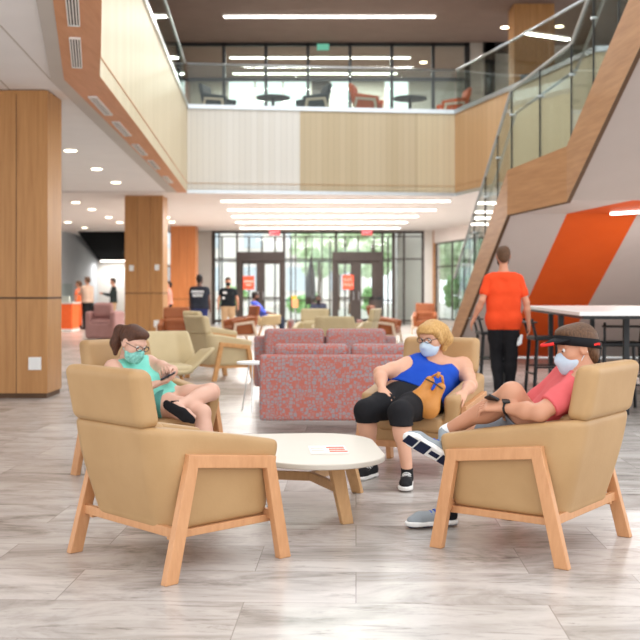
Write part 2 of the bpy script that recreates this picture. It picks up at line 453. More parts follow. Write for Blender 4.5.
# reveals & metal cap
def edge_line(pts, z, w, h, mat, name, off=0):
    bm = new()
    for a, b in zip(pts, pts[1:]): bar(bm, (a[0],a[1]-off,z), (b[0],b[1]-off,z), h, w)
    return struct(name, bm, mat)
front_pts = [(I2.x,I2.y), fr(455), R1, R2, R3]
left_pts = [(Im.x,Im.y),(I0.x,I0.y),(I1.x,I1.y),(I2.x,I2.y)]
edge_line([(x,y-.01) for x,y in front_pts], CZ+.21, .010, .012, M['panel_side'], 'trim_2')
edge_line([(x+.004,y) for x,y in left_pts], CZ+.21, .010, .012, M['soffit_wood'], 'trim_3')
edge_line([(x,y-.02) for x,y in front_pts], CZ+.01, .08, .03, M['chrome'], 'trim_4')
edge_line(front_pts, TOPZ+.03, .1, .07, M['chrome'], 'trim_5'); edge_line(left_pts, TOPZ+.03, .1, .07, M['chrome'], 'trim_6')
# glass guards: one thing per side
def guard(name, pts, label, npan, grp='glass guards round the upper floor'):
    t = empty(name, (pts[0][0], pts[0][1], TOPZ), 0, label, 'railing')
    for (a, b), n in zip(zip(pts, pts[1:]), npan):
        a, b = V((a[0],a[1],0)), V((b[0],b[1],0))
        for i in range(n):
            p, q = a+(b-a)*(i/n), a+(b-a)*((i+1)/n); d = (q-p).normalized()
            bm = new(); bar(bm, p+d*.008+V((0,0,TOPZ+.53)), q-d*.008+V((0,0,TOPZ+.53)), 1.0, .014, V((d.y,-d.x,0)))
            obj('glass_panel', bm, M['guard_glass'], t)
    bm = new()
    for a, b in zip(pts, pts[1:]): tube(bm, [(a[0],a[1],6.62),(b[0],b[1],6.62)], .025, 8)
    o = obj('handrail', bm, M['chrome'], t, smooth=True); o['label'] = 'brushed steel handrail'
    return t
guard('balcony_railing', [(I2.x,I2.y), fr(455)], 'glass railing with steel handrail along front edge of the upper floor', [5])
guard('balcony_railing', [(fr(455)[0]+.03,fr(455)[1]-.06), R1, R2, R3], 'glass railing rising beside the stair on right-hand balcony edge', [2,2,2])
guard('balcony_railing', left_pts[:-1]+[(I2.x-.04,24.1)], 'glass railing above the cream panels of left balcony edge', [3,2,8])

# ---- pillars
def pillar(name, x0, x1, y0, y1, z0, z1, mat, seam=None):
    bm = new(); box(bm, ((x0+x1)/2,(y0+y1)/2,(z0+z1)/2+.03), (x1-x0,y1-y0,z1-z0-.06))
    p = struct(name, bm, mat)
    bm = new(); box(bm, ((x0+x1)/2,(y0+y1)/2,z0+.04), (x1-x0-.03,y1-y0-.03,.08)); struct(name+'_baseboard', bm, M['dark_line'])
    if seam:
        bm = new(); box(bm, ((x0+x1)/2,(y0+y1)/2,seam), (x1-x0+.006,y1-y0+.006,.022))
        for k in range(1, 3): 
            box(bm, (x0+(x1-x0)*k/3.0, y0-.001, (z0+z1)/2), (.006,.006,z1-z0-.1))
        struct('trim_7', bm, M['dark_line'])
    return p
pillar('pillar_front', -4.3, -3.2, 12.1, 12.75, 0, CZ+.02, M['pillar'], 1.18)
pillar('pillar_middle', -4.76, -3.83, 25.1, 25.9, 0, CZ, M['pillar'], 1.22)
pillar('pillar_back', -5.32, -4.42, 36.6, 37.4, 0, CZ, M['pillar2'], 1.0)
pillar('pillar_upper', 5.05, 6.1, 26.8, 27.6, F2, UC, M['pillar'])

# ---- outer walls
def wallbox(name, x0, x1, y0, y1, z0, z1, mat): bm = new(); box(bm, ((x0+x1)/2,(y0+y1)/2,(z0+z1)/2), (x1-x0,y1-y0,z1-z0)); return struct(name, bm, mat)
wallbox('wall_left', -10.2, -10, 8, 46.5, 0, CZ, M['blue_wall'])
wallbox('wall_back_left', -13, -6.9, 46.3, 46.5, 0, CZ, M['white_wall'])
wallbox('wall_recess', -7.0, -6.85, YB, 46.4, 0, CZ, M['white_wall'])
wallbox('wall_back', -4.9, -4.08, YB, YB+.25, 0, CZ, M['grey_wall'])
wallbox('wall_back_lower', -6.9, -4.9, YB, YB+.25, 0, .5, M['grey_wall'])
wallbox('wall_back_corner', 4.0, 4.6, YB-.05, YB+.25, 0, CZ, M['white_wall'])
wallbox('trim_8', 4.33, 4.42, YB-.12, YB-.05, 0, CZ, M['stair_wood'])
wallbox('wall_right', 8.8, 9.0, 13.5, 20.5, 0, CZ+.0, M['white_wall'])
wallbox('wall_right_upper', 8.8, 9.0, 17.6, 41, F2, UC, M['grey_wall'])
wallbox('wall_left_upper', -4.75, -4.6, 24.3, 31, F2, UC, M['dark_ceil'])
# dark sloped bulkhead in the left recess
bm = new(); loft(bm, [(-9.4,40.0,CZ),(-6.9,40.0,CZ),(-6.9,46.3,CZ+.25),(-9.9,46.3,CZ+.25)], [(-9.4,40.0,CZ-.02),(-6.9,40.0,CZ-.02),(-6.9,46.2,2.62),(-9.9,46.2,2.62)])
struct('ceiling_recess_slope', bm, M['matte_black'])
bm = new(); slab(bm, [(-10,40.2),(-9.4,40.2),(-9.9,46.3),(-10,46.3)], CZ, CZ+.2); struct('ceiling_recess', bm, M['ceil'])
# tall window with blinds left of the back pillar
t = empty('window_3', (-6.5,YB,.5)); t['kind'] = 'structure'
bm = new()
for x in (-6.88,-4.92): box(bm, (x, YB+.1, 2.05), (.06,.14,3.1))
for z in (.53, 2.25, 3.57): box(bm, (-5.9, YB+.1, z), (1.96,.14,.06))
o = obj('window_frame', bm, M['bronze'], t); o['kind'] = 'structure'
bm = new(); box(bm, (-5.9, YB+.12, 2.05), (1.9,.01,3.0)); o = obj('window_pane', bm, M['glass'], t); o['kind'] = 'structure'
bl = empty('window_blind', (-5.9,YB-.05,.5), 0, 'grey horizontal slatted blind beside the reddish back pillar', 'blind')
bm = new()
for k in range(26): box(bm, (-5.9, YB-.02, .55+k*.066), (1.86,.045,.012), Matrix.Rotation(.5,3,'X'))
obj('slats', bm, M['grey_wall'], bl)
bm = new(); box(bm, (-5.9, YB-.02, 2.27), (1.9,.06,.06)); obj('headrail', bm, M['grey_wall'], bl)

# ---- glazed entrance wall
def px2x(px, Y=YB): return (px-320)*Y/FPX
def py2z(py, Y=YB): return EYE-(py-HOR)*Y/FPX
t = empty('window_1', (0,YB,0)); t['kind'] = 'structure'
def mull(x, z0, z1, w=.07):
    bm = new(); box(bm, (x, YB+.05, (z0+z1)/2), (w,.14,z1-z0)); o = obj('mullion', bm, M['bronze'], t); o['kind'] = 'structure'
for px, w in ((213.5,.13),(219,.05),(237,.07),(284,.09),(295.5,.04),(312,.03),(322,.04),(336,.09),(382.5,.09),(393.5,.12),(404,.07),(423.5,.13)):
    mull(px2x(px), 0, CZ, w)
def trans(p0, p1, py, w=.06):
    bm = new(); a, b = px2x(p0), px2x(p1); box(bm, ((a+b)/2, YB+.05, py2z(py)), (b-a,.12,w)); o = obj('transom', bm, M['bronze'], t); o['kind'] = 'structure'
trans(213,424,231.8,.12); trans(213,424,236.5,.04); trans(213,424,259,.05); trans(213,238,321,.1); trans(283,332,321,.08); trans(382,424,321,.08)
for a, b in ((213,238),(238,284),(284,332),(332,383),(383,424)):
    bm = new(); x0, x1 = px2x(a), px2x(b); z0 = 0.05 if a not in (238,332) else py2z(252)
    box(bm, ((x0+x1)/2, YB+.06, (z0+CZ)/2), (x1-x0-.05,.012,CZ-z0)); o = obj('window_pane', bm, M['glass'], t); o['kind'] = 'structure'
def entrance(n, x0p, x1p, leafs, xm):
    d = empty('door_%d' % n, (px2x((x0p+x1p)/2), YB-.1, 0)); d['kind'] = 'structure'
    x0, x1 = px2x(x0p), px2x(x1p); zt = py2z(252); zl = py2z(261)
    bm = new()
    box(bm, ((x0+x1)/2, YB-.1, (zt+zl)/2), (x1-x0,.24,zt-zl))
    box(bm, (x0+.06, YB-.1, zl/2), (.12,.24,zl)); box(bm, (x1-.06, YB-.1, zl/2), (.12,.24,zl))
    o = obj('door_frame', bm, M['bronze'], d); o['kind'] = 'structure'
    edges = [x0+.12, px2x(xm), x1-.12]
    for k in range(2):
        a, b = edges[k], edges[k+1]; g0, g1 = px2x(leafs[k][0]), px2x(leafs[k][1])
        bm = new()
        box(bm, ((a+g0)/2, YB-.1, zl/2), (max(g0-a,.03),.06,zl)); box(bm, ((g1+b)/2, YB-.1, zl/2), (max(b-g1,.03),.06,zl))
        box(bm, ((g0+g1)/2, YB-.1, zl-.06), (g1-g0,.06,.12)); box(bm, ((g0+g1)/2, YB-.1, .12), (g1-g0,.06,.22)); box(bm, ((g0+g1)/2, YB-.1, 1.02), (g1-g0,.07,.07))
        o = obj('door_leaf', bm, M['bronze'], d); o['kind'] = 'structure'
        bm = new(); box(bm, ((g0+g1)/2, YB-.1, zl/2), (g1-g0,.012,zl-.2)); o2 = obj('door_pane', bm, M['glass'], o); o2['kind'] = 'structure'
        bm = new(); hx = b-.1 if k == 0 else a+.1; tube(bm, [(hx,YB-.14,.95),(hx,YB-.19,.97),(hx,YB-.19,1.25),(hx,YB-.14,1.27)], .014, 6); o3 = obj('door_handle', bm, M['chrome'], o); o3['kind'] = 'structure'
    return d
entrance(1, 238, 284, ((243.5,256.5),(265,279.5)), 261)
entrance(2, 332, 382.5, ((338.5,350.5),(361,371.5)), 356)
# second (outer) glazing of the entrance lobby
wallbox('wall_lobby_right', 3.0, 3.15, YB+.3, YB+3.6, 0, CZ, M['white_wall'])
wallbox('wall_lobby_end', 3.05, 4.6, YB+.9, YB+1.05, 0, CZ, M['white_wall'])
t = empty('window_4', (0,43.4,0)); t['kind'] = 'structure'
bm = new()
for px in (222,249,262,275,291,306,330,345,358,374,388): box(bm, (px2x(px,43.4), 43.4, 1.8), (.07,.1,3.6))
box(bm, (-1, 43.4, 2.55), (8,.1,.07)); box(bm, (-1, 43.4, .9), (8,.08,.05))
o = obj('window_frame', bm, M['bronze'], t); o['kind'] = 'structure'
bm = new(); slab(bm, [(-13,46.5),(20,46.5),(20,40.2),(40,40),(40,120),(-40,120),(-40,46.5)], -.14, -.02); struct('ground_outside', bm, plain('pale_paving', (206,204,196), .8, 0, .3, 6, 1))

# ---- right window wall, running towards us
A, B = V((4.45,39.4,0)), V((8.8,20.5,0)); d = (B-A); Ln = d.length; d.normalize(); n = V((d.y,-d.x,0))
t = empty('window_2', A); t['kind'] = 'structure'
H2 = 3.12
bm = new(); bar(bm, A+V((0,0,(H2+CZ)/2)), B+V((0,0,(H2+CZ)/2)), CZ-H2, .2, n); struct('wall_right_lintel', bm, M['ceil_warm'])
bm = new(); bar(bm, A+V((0,0,.1)), B+V((0,0,.1)), .2, .2, n); struct('wall_right_lower', bm, M['grey_wall'])
k = 0.0
while k < Ln:
    p = A+d*k; bm = new(); box(bm, (p.x,p.y,(H2+.2)/2), (.06,.05,H2-.2), Matrix.Rotation(math.atan2(d.y,d.x),3,'Z')); o = obj('mullion', bm, M['bronze'], t); o['kind'] = 'structure'; k += 1.75
for z in (H2-.03, 2.2, .24):
    bm = new(); bar(bm, A+V((0,0,z)), B+V((0,0,z)), .05, .05, n); o = obj('transom', bm, M['bronze'], t); o['kind'] = 'structure'
bm = new(); bar(bm, A+V((0,0,1.66)), B+V((0,0,1.66)), H2-.25, .012, n); o = obj('window_pane', bm, glass('side_window_glass', (250,253,252), .35), t); o['kind'] = 'structure'

# ---- upper room behind a black framed glass partition
t = empty('window_5', (0,31,F2)); t['kind'] = 'structure'
ux = lambda px, Y=31.0: (px-320)*Y/FPX
bm = new()
for px in (178.5,224,266,308,350,391.7,433,467): box(bm, (ux(px), 31, (F2+UC)/2), (.1 if px not in (178.5,467) else .16,.1,UC-F2))
for z in (UC-.06, 7.64, F2+.05): box(bm, ((ux(178)+ux(468))/2, 31, z), (ux(468)-ux(178),.1,.1))
o = obj('window_frame', bm, M['black'], t); o['kind'] = 'structure'
bm = new(); box(bm, ((ux(178)+ux(468))/2, 31, (F2+UC)/2), (ux(468)-ux(178),.012,UC-F2)); o = obj('window_pane', bm, M['guard_glass'], t); o['kind'] = 'structure'
wallbox('wall_upper_room_left', ux(176)-1.2, ux(178)-.3, 31, 36.5, F2, UC, M['dark_ceil'])
wallbox('wall_upper_right_stub', ux(468), 4.95, 31, 31.2, F2, UC, M['grey_wall'])
# upper black door frame
t = empty('door_3', (5.4,31,F2)); t['kind'] = 'structure'
bm = new(); box(bm, (5.1,31,7.1), (.3,.2,3.3)); box(bm, (5.5,31,8.6), (1.2,.2,.3)); o = obj('door_frame', bm, M['black'], t); o['kind'] = 'structure'
wallbox('wall_upper_right', 5.2, 9, 31.3, 31.5, F2, UC, M['white_wall'])
# far window wall of the upper room
YW = 36.4; wx = lambda px: (px-320)*YW/FPX
spans = [(150,228,M['grey_wall']),(311,330,M['bronze']),(352,384,M['grey_wall']),(409,480,M['grey_wall'])]
for a, b, m in spans: wallbox('wall_upper_far', wx(a), wx(b), YW, YW+.15, F2, UC, m)
t = empty('window_6', (0,YW,F2)); t['kind'] = 'structure'
bm = new()
for px in (228,255,283,311,330,352,384,409): box(bm, (wx(px), YW, 7.1), (.06,.08,3.2))
o = obj('window_frame', bm, M['grey_edge'], t); o['kind'] = 'structure'
bm = new(); box(bm, (0,YW+.06,7.1), (11,.01,3.2)); o = obj('window_pane', bm, M['glass'], t); o['kind'] = 'structure'

# ================================================================= STAIR
L = [V((2.50,19.6,0)), V((2.80,15.4,0)), V((3.28,13.7,0)), V((3.47,11.1,0)), V((3.66,8.5,0))]
ZB = [0, 2.40, 2.45, 3.94, 5.42]; ZT = [.5, 3.07, 3.19, 4.74, 6.22]; ZR = [1.5, 4.25, 4.53, 6.1, 7.6]
st = empty('staircase', L[0], 0, 'wide wood-sided staircase with glass guard rising toward the upper floor on right', 'staircase')
def side(p, q): d = (q-p).normalized(); return V((-d.y,d.x,0)) if V((-d.y,d.x,0)).x > 0 else V((d.y,-d.x,0))
for i in range(4):
    p, q = L[i], L[i+1]; off = V((.05,0,0))
    bm = new(); z = lambda v, h: V((v.x,v.y,h))
    loft(bm, [z(p,ZB[i]),z(q,ZB[i+1]),z(q,ZT[i+1]),z(p,ZT[i])], [z(p+off,ZB[i]),z(q+off,ZB[i+1]),z(q+off,ZT[i+1]),z(p+off,ZT[i])])
    obj('stringer', bm, M['stair_wood'], st)
    # thin dark shadow gap under the stringer
    bm = new(); bar(bm, z(p,ZB[i]-.008)+off*.5, z(q,ZB[i+1]-.008)+off*.5, .05, .016, V((0,0,1))); obj('shadow_gap', bm, M['dark_line'], st)
    n = (5,2,3,3)[i]
    for k in range(n):
        t0, t1 = (k+.02)/n, (k+.98)/n
        lerp = lambda a, b, t: a+(b-a)*t
        a, b = p.lerp(q,t0), p.lerp(q,t1); o1 = V((.05,0,0)); o2 = V((.064,0,0))
        lo = (lerp(ZT[i],ZT[i+1],t0)-.1, lerp(ZT[i],ZT[i+1],t1)-.1); hi = (lerp(ZR[i],ZR[i+1],t0), lerp(ZR[i],ZR[i+1],t1))
        bm = new(); loft(bm, [z(a+o1,lo[0]),z(b+o1,lo[1]),z(b+o1,hi[1]),z(a+o1,hi[0])], [z(a+o2,lo[0]),z(b+o2,lo[1]),z(b+o2,hi[1]),z(a+o2,hi[0])])
        obj('glass_panel', bm, M['guard_glass'], st)
        if k or i:
            bm = new(); tube(bm, [z(a+V((.057,0,0)),lo[0]+.1), z(a+V((.057,0,0)),hi[0])], .012, 6); obj('glass_joint', bm, M['black'], st)
            bm = new(); tube(bm, [z(a+V((.03,0,0)),lerp(lo[0],hi[0],.72)), z(a+V((.11,0,0)),lerp(lo[0],hi[0],.72))], .02, 8); obj('rail_bracket', bm, M['chrome'], st)
bm = new(); tube(bm, [V((p.x+.057,p.y,zr+.015)) for p, zr in zip(L, ZR)], .022, 8); obj('handrail', bm, M['chrome'], st)
bm = new(); tube(bm, [V((p.x+.13,p.y,zr-.32)) for p, zr in zip(L, ZR)], .022, 8); obj('grip_rail', bm, M['chrome'], st)
# far guard of the stair
XR = 8.78
def soff(name, quad, mat, th=.05):
    bm = new(); loft(bm, quad, [V(q)+V((0,0,th)) for q in quad]); o = obj(name, bm, mat, st); return o
in0, in1, in2, in3, in4 = [p+V((.045,0,0)) for p in L]
zf = lambda v, h: V((v.x,v.y,h))
# underside of the lower flight with the orange stripe running down it
SA, SB = V((3.46,19.6,0)), V((4.57,19.6,0)); SC, SD = V((4.75,15.4,0)), V((3.69,15.4,0))
b0, b1 = .02, 2.42
soff('soffit', [zf(in0,b0),zf(SA,b0),zf(SD,b1),zf(in1,b1)], M['mauve'])
o = soff('painted_stripe', [zf(SA,b0),zf(SB,b0),zf(SC,b1),zf(SD,b1)], M['orange']); o['label'] = 'orange painted stripe under the stair'
soff('soffit', [zf(SB,b0),V((XR,19.6,b0)),V((XR,15.4,b1)),zf(SC,b1)], M['mauve'])
# underside of the landing
SE, SF = V((4.15,13.7,0)), V((5.9,13.7,0)); l0, l1 = 2.42, 2.47
soff('soffit', [zf(in1,l0),zf(SD,l0),zf(SE,l1),zf(in2,l1)], M['mauve'])
soff('painted_stripe', [zf(SD,l0),zf(SC,l0),zf(SF,l1),zf(SE,l1)], M['orange'])
soff('soffit', [zf(SC,l0),V((XR,15.4,l0)),V((XR,13.7,l1)),zf(SF,l1)], M['mauve'])
soff('soffit', [zf(in2,l1),V((XR,13.7,l1)),V((XR,11.1,3.96)),zf(in3,3.96)], M['mauve_d'])
soff('soffit', [zf(in3,3.96),V((XR,11.1,3.96)),V((XR,8.5,5.44)),zf(in4,5.44)], M['mauve_d'])
# treads
M['tread'] = plain('stone_tread', (190,182,174), .5, 0, .4, 4)
def treads(p, q, za, zb, n):
    for k in range(n):
        t0, t1 = k/n, (k+1)/n; a, b = p.lerp(q,t0), p.lerp(q,t1); zz = za+(zb-za)*t1
        bm = new(); slab(bm, [(a.x+.13,a.y),(XR,a.y),(XR,b.y),(b.x+.13,b.y)], zz-(zb-za)/n-.06, zz); obj('tread', bm, M['tread'], st)
treads(L[0], L[1], .30, 2.85, 15); treads(L[2], L[4], 2.95, 5.75, 17)
bm = new(); slab(bm, [(in1.x,in1.y),(XR,15.4),(XR,13.7),(in2.x,in2.y)], 2.6, 2.86); obj('landing', bm, M['tread'], st)
# downlight / sensor on the sloped soffit
p = V((4.98,17.4,0)); 
# ================================================================= LIGHT FITTINGS
FIX = []; SPOT = []
def linear(x0, x1, Y, Z, w, label, grp, name='linear_ceiling_light'):
    t = empty(name, ((x0+x1)/2, Y, Z), 0, label, 'ceiling light'); FIX.append((V(((x0+x1)/2,Y,Z-.075)), x1-x0, w))
    bm = new(); box(bm, ((x0+x1)/2, Y, Z-.01), (x1-x0+.06, w+.06, .05)); obj('housing', bm, M['white_gloss'], t)
    bm = new(); box(bm, ((x0+x1)/2, Y, Z-.045), (x1-x0, w, .03)); obj('diffuser', bm, M['light'], t, bevel=.01)
    return t
ords = ['in front of all the others', 'second from the balcony edge', 'third from the balcony edge', 'fourth from the balcony edge', 'farthest, just before the entrance']
for i, (py, a, b) in enumerate(((199.5,221,450),(208.5,228,436),(215,232,418),(221.2,236,407),(227,240,400))):
    Y = FPX*(CZ-EYE)/(HOR-py)
    linear((a-320)*Y/FPX, (b-320)*Y/FPX, Y, CZ, .12, 'long white linear light under the upper floor, '+ords[i], None)
Y = 27.9; linear((224-320)*Y/FPX, (435-320)*Y/FPX, Y, UC, .14, 'long linear light on the dark ceiling of the upper floor', None)
Y = 32.8; linear((230-320)*Y/FPX, (410-320)*Y/FPX, Y, UC, .12, 'nearer linear light inside upper glazed room', None)
Y = 35.2; linear((233-320)*Y/FPX, (397-320)*Y/FPX, Y, UC, .12, 'farther linear light inside upper glazed room', None)
# slanted light under the landing
t = empty('linear_ceiling_light', (4.5,14.9,2.42), 0, 'white linear light under the stair landing beside orange stripe', 'ceiling light')
a, b = V((4.27,15.1,2.395)), V((5.5,14.3,2.43)); bm = new(); bar(bm, a, b, .09, .03); obj('diffuser', bm, M['light'], t)
bm = new(); bar(bm, a+V((0,0,.03)), b+V((0,0,.03)), .12, .03); FIX.append(((a+b)/2-V((0,0,.03)), 1.2, .09)); obj('housing', bm, M['white_gloss'], t)
dl = [(70.5,150),(96.6,168.5),(115.9,182),(76,202),(92,209),(109,217),(120,222),(68,222),(84.5,227.5),(166,217),(172,221.7)]
for i, (px, py) in enumerate(dl):
    zc = CZ+.03 if FPX*(CZ-EYE)/(HOR-py) < 24.3 else CZ
    p = PZ(px, py, zc)
    t = empty('downlight', p, 0, 'round recessed downlight in the ceiling left of the atrium', 'downlight', 'round downlights in the left ceiling')
    bm = new(); disc(bm, p-V((0,0,.012)), .13, .012); obj('trim_ring', bm, M['white_gloss'], t)
    bm = new(); disc(bm, p-V((0,0,.02)), .1, .008); obj('lamp', bm, M['light_hi'], t); SPOT.append(p-V((0,0,.03)))
for px, py, lb in ((505,27,'round downlight on upper ceiling left of the upper wooden pillar'),(559,26,'round downlight on upper ceiling right of the upper wooden pillar'),(423.5,62,'small round downlight inside the upper glazed room')):
    p = PZ(px, py, UC); t = empty('downlight', p, 0, lb, 'downlight')
    bm = new(); disc(bm, p-V((0,0,.012)), .14, .012); obj('trim_ring', bm, M['white_gloss'], t)
    bm = new(); disc(bm, p-V((0,0,.02)), .11, .008); obj('lamp', bm, M['light_hi'], t); SPOT.append(p-V((0,0,.03)))
for x, y, lb in ((-8.6,42.6,'linear light under dark sloped bulkhead at far left'),):
    t = empty('linear_ceiling_light', (x,y,2.6), 0, lb, 'ceiling light')
    bm = new(); box(bm, (x,45.6,2.62), (2.2,.14,.04)); obj('diffuser', bm, M['light'], t); FIX.append((V((x,45.6,2.58)), 2.2, .3))
    bm = new(); box(bm, (x,45.6,2.66), (2.3,.2,.04)); obj('housing', bm, M['white_gloss'], t)
# grilles in the wooden edge board
vents = [(72.5,4),(76,52),(101,105),(122,128),(140,149),(154,164),(168,179)]
for i, (px, py) in enumerate(vents):
    p = PZ(px, py, CZ)
    a, b = (W0.lerp(I0,.5), W1.lerp(I1,.5)) if i < 2 else (W1.lerp(I1,.5), Wb.lerp(I2,.5))
    d = (b-a).normalized(); s = V((d.y,-d.x,0)); ln = 1.25; wd = .095
    t = empty('ceiling_vent', p, 0, 'slotted white air vent in the wooden atrium edge, '+['at the top edge of the photo','just before the bend','first after the bend','second after the bend','third after the bend','second from the far end','farthest of the row'][i], 'vent')
    q = p-V((0,0,.012)); bm = new()
    for sg in (-1,1): bar(bm, q+s*wd*.5*sg-d*ln/2, q+s*wd*.5*sg+d*ln/2, .012, .03)
    for sg in (-1,1): bar(bm, q+d*ln*.5*sg-s*wd/2, q+d*ln*.5*sg+s*wd/2, .012, .03)
    obj('vent_frame', bm, M['white_gloss'], t)
    bm = new(); bar(bm, q-d*ln/2, q+d*ln/2, wd*.9, .004); obj('backing', bm, M['black'], t)
    for k in (-1,0,1):
        bm = new(); c = q+s*k*wd*.27-V((0,0,.004)); bar(bm, c-d*ln/2, c+d*ln/2, .013, .01); obj('slat', bm, M['white_gloss'], t)
# exit signs
M['exit'] = emit('lit_red_sign', (246,70,80), 1.3); M['exit_txt'] = emit('lit_white_text', (255,225,225), 1.6)
def text(s, size, mat, parent, loc, rx=math.pi/2, rz=0, name='lettering', depth=.003):
    cu = bpy.data.curves.new(name, 'FONT'); cu.body = s; cu.size = size; cu.extrude = depth; cu.align_x = 'CENTER'; cu.align_y = 'CENTER'
    tmp = bpy.data.objects.new('t', cu); dg = bpy.context.evaluated_depsgraph_get(); me = bpy.data.meshes.new_from_object(tmp.evaluated_get(dg)); bpy.data.objects.remove(tmp)
    me.materials.clear(); me.materials.append(mat); o = bpy.data.objects.new(name, me); C.objects.link(o); o.parent = parent
    o.location = V(loc)-(parent_loc(parent) if parent else V((0,0,0))); o.rotation_euler = (rx, 0, rz); return o
for px, lb in ((274.5,'lit red exit sign above the entrance doors on the left'),(367,'lit red exit sign above the entrance doors on the right')):
    Y = 37.6; p = V(((px-320)*Y/FPX, Y, EYE+(HOR-232.5)*Y/FPX))
    t = empty('exit_sign', p, 0, lb, 'exit sign')
    bm = new(); box(bm, p, (.4,.06,.2)); obj('sign_box', bm, M['exit'], t)
    bm = new(); tube(bm, [p+V((0,0,.1)),(p.x,p.y,CZ)], .015, 6); obj('hanger', bm, M['white_gloss'], t)
    text('EXIT', .17, M['exit_txt'], t, p-V((0,.035,0)))
# upper exit sign (green) behind the glass
p = P(323,47,30.6); t = empty('exit_sign', p, 0, 'small green exit sign hanging by the upper glass partition', 'exit sign')
bm = new(); box(bm, p, (.36,.05,.18)); obj('sign_box', bm, emit('lit_green_sign', (120,200,170), 1.0), t)
# switch plates and sockets
def plate(p, w, h, label, n=1):
    t = empty('wall_plate', p, 0, label, 'wall plate'); bm = new(); box(bm, V(p)-V((0,.008,0)), (w,.016,h), bev=.004); obj('cover', bm, M['white_gloss'], t)
    for k in range(n): bm = new(); box(bm, V(p)-V((0,.018,(k-.5*(n-1))*h*.42)), (w*.42,.008,h*.3)); obj('socket', bm, M['white_gloss'], t)
plate(P(35,363.5,12.1), .15, .15, 'white square socket plate low on the front wooden pillar', 2)
plate(P(131.5,268,25.1), .11, .14, 'white plate on the left of the middle wooden pillar face')
plate(P(157,267.5,25.1), .11, .14, 'white plate near right edge of the middle wooden pillar')
plate(P(156.5,323.5,25.1), .13, .16, 'white plate low on the middle pillar behind the chairs')
# outside: pale building, trees, umbrella
M['bldg'] = plain('pale_rendered_facade', (244,236,230), .9, 0, .2, 8, .4); M['glz'] = plain('facade_window', (206,216,226), .3, 0, .5, 8, .5)
t = empty('building', (-6,82,0), 0, 'pale building across the street seen through the glass entrance', 'building')
bm = new(); box(bm, (-7,86,6), (22,8,12)); obj('facade', bm, M['bldg'], t)
for i in range(6):
    for j in range(3):
        bm = new(); box(bm, (-15.5+i*3.4,81.9,2.3+j*3.4), (1.5,.2,1.9)); obj('window', bm, M['glz'], t)
M['leaf'] = plain('tree_leaves', (206,230,190), .8, 0, .2, 34, 3); M['leaf2'] = plain('shrub_leaves', (160,205,140), .8, 0, .2, 30, 4); M['bark'] = plain('bark', (110,92,78), .9)
def tree(x, y, h, r, label, kind='tree', seed=0):
    t = empty(kind, (x,y,0), 0, label, kind if kind != 'tree' else 'tree'); rs = random.Random(seed)
    bm = new(); tube(bm, [(x,y,0),(x+.1,y,h*.3),(x,y,h*.62)], [.14,.11,.06] if kind == 'tree' else [.04,.03,.02]); obj('trunk', bm, M['bark'], t)
    bm = new()
    for k in range(60 if kind == 'tree' else 26):
        a, q, u = rs.uniform(0,6.28), rs.random()**.5, rs.uniform(-1,1)
        c = V((x+math.cos(a)*r*q*math.sqrt(1-u*u*.8), y+math.sin(a)*r*q, h*.66+u*h*.3)); s = r*rs.uniform(.16,.32)
        g = bmesh.ops.create_icosphere(bm, subdivisions=2, radius=s)
        for v in g['verts']: v.co = v.co*rs.uniform(.65,1.3)+c
    obj('crown', bm, M['leaf'] if kind == 'tree' else M['leaf2'], t)
for i, (px, Y, h, r, lb) in enumerate(((350,58,7.5,2.2,'leafy green tree outside, behind the right-hand entrance doors'),(372,52,6.5,1.6,'leafy tree outside just right of the right-hand entrance doors'),(318,64,7,1.8,'green tree outside between the two pairs of entrance doors'),(338,70,9,2.6,'far green tree outside behind the nearer ones'),(463,46,5.5,1.5,'tree outside the side windows left of the stair'),(462,58,8,2.6,'taller tree farther away outside the side windows'))):
    tree((px-320)*Y/FPX, Y, h, r, lb, 'tree', i)
for i, (px, Y, h, r, lb) in enumerate(((234,47,1.6,.6,'small shrub outside left of the left-hand entrance doors'),(372,45.5,1.4,.55,'small shrub outside by the right-hand entrance doors'),(464,41,1.9,.8,'green shrub outside the side windows near the stair'),(305,49,1.1,.8,'low shrub outside between the entrance doors'))):
    tree((px-320)*Y/FPX, Y, h, r, lb, 'shrub', 20+i)
p = V((px2x(311,42.3),42.3,0)); t = empty('closed_umbrella', p, 0, 'tall dark closed umbrella standing between the two entrance doors', 'umbrella')
bm = new(); tube(bm, [p, p+V((0,0,2.75))], .03); obj('pole', bm, M['black'], t)
bm = new(); tube(bm, [p+V((0,0,.75)), p+V((0,0,1.2)), p+V((0,0,2.0)), p+V((0,0,2.62))], [.2,.2,.15,.05], 10); obj('canopy', bm, M['bronze'], t)
bm = new(); disc(bm, p, .3, .07); obj('base', bm, M['black'], t)
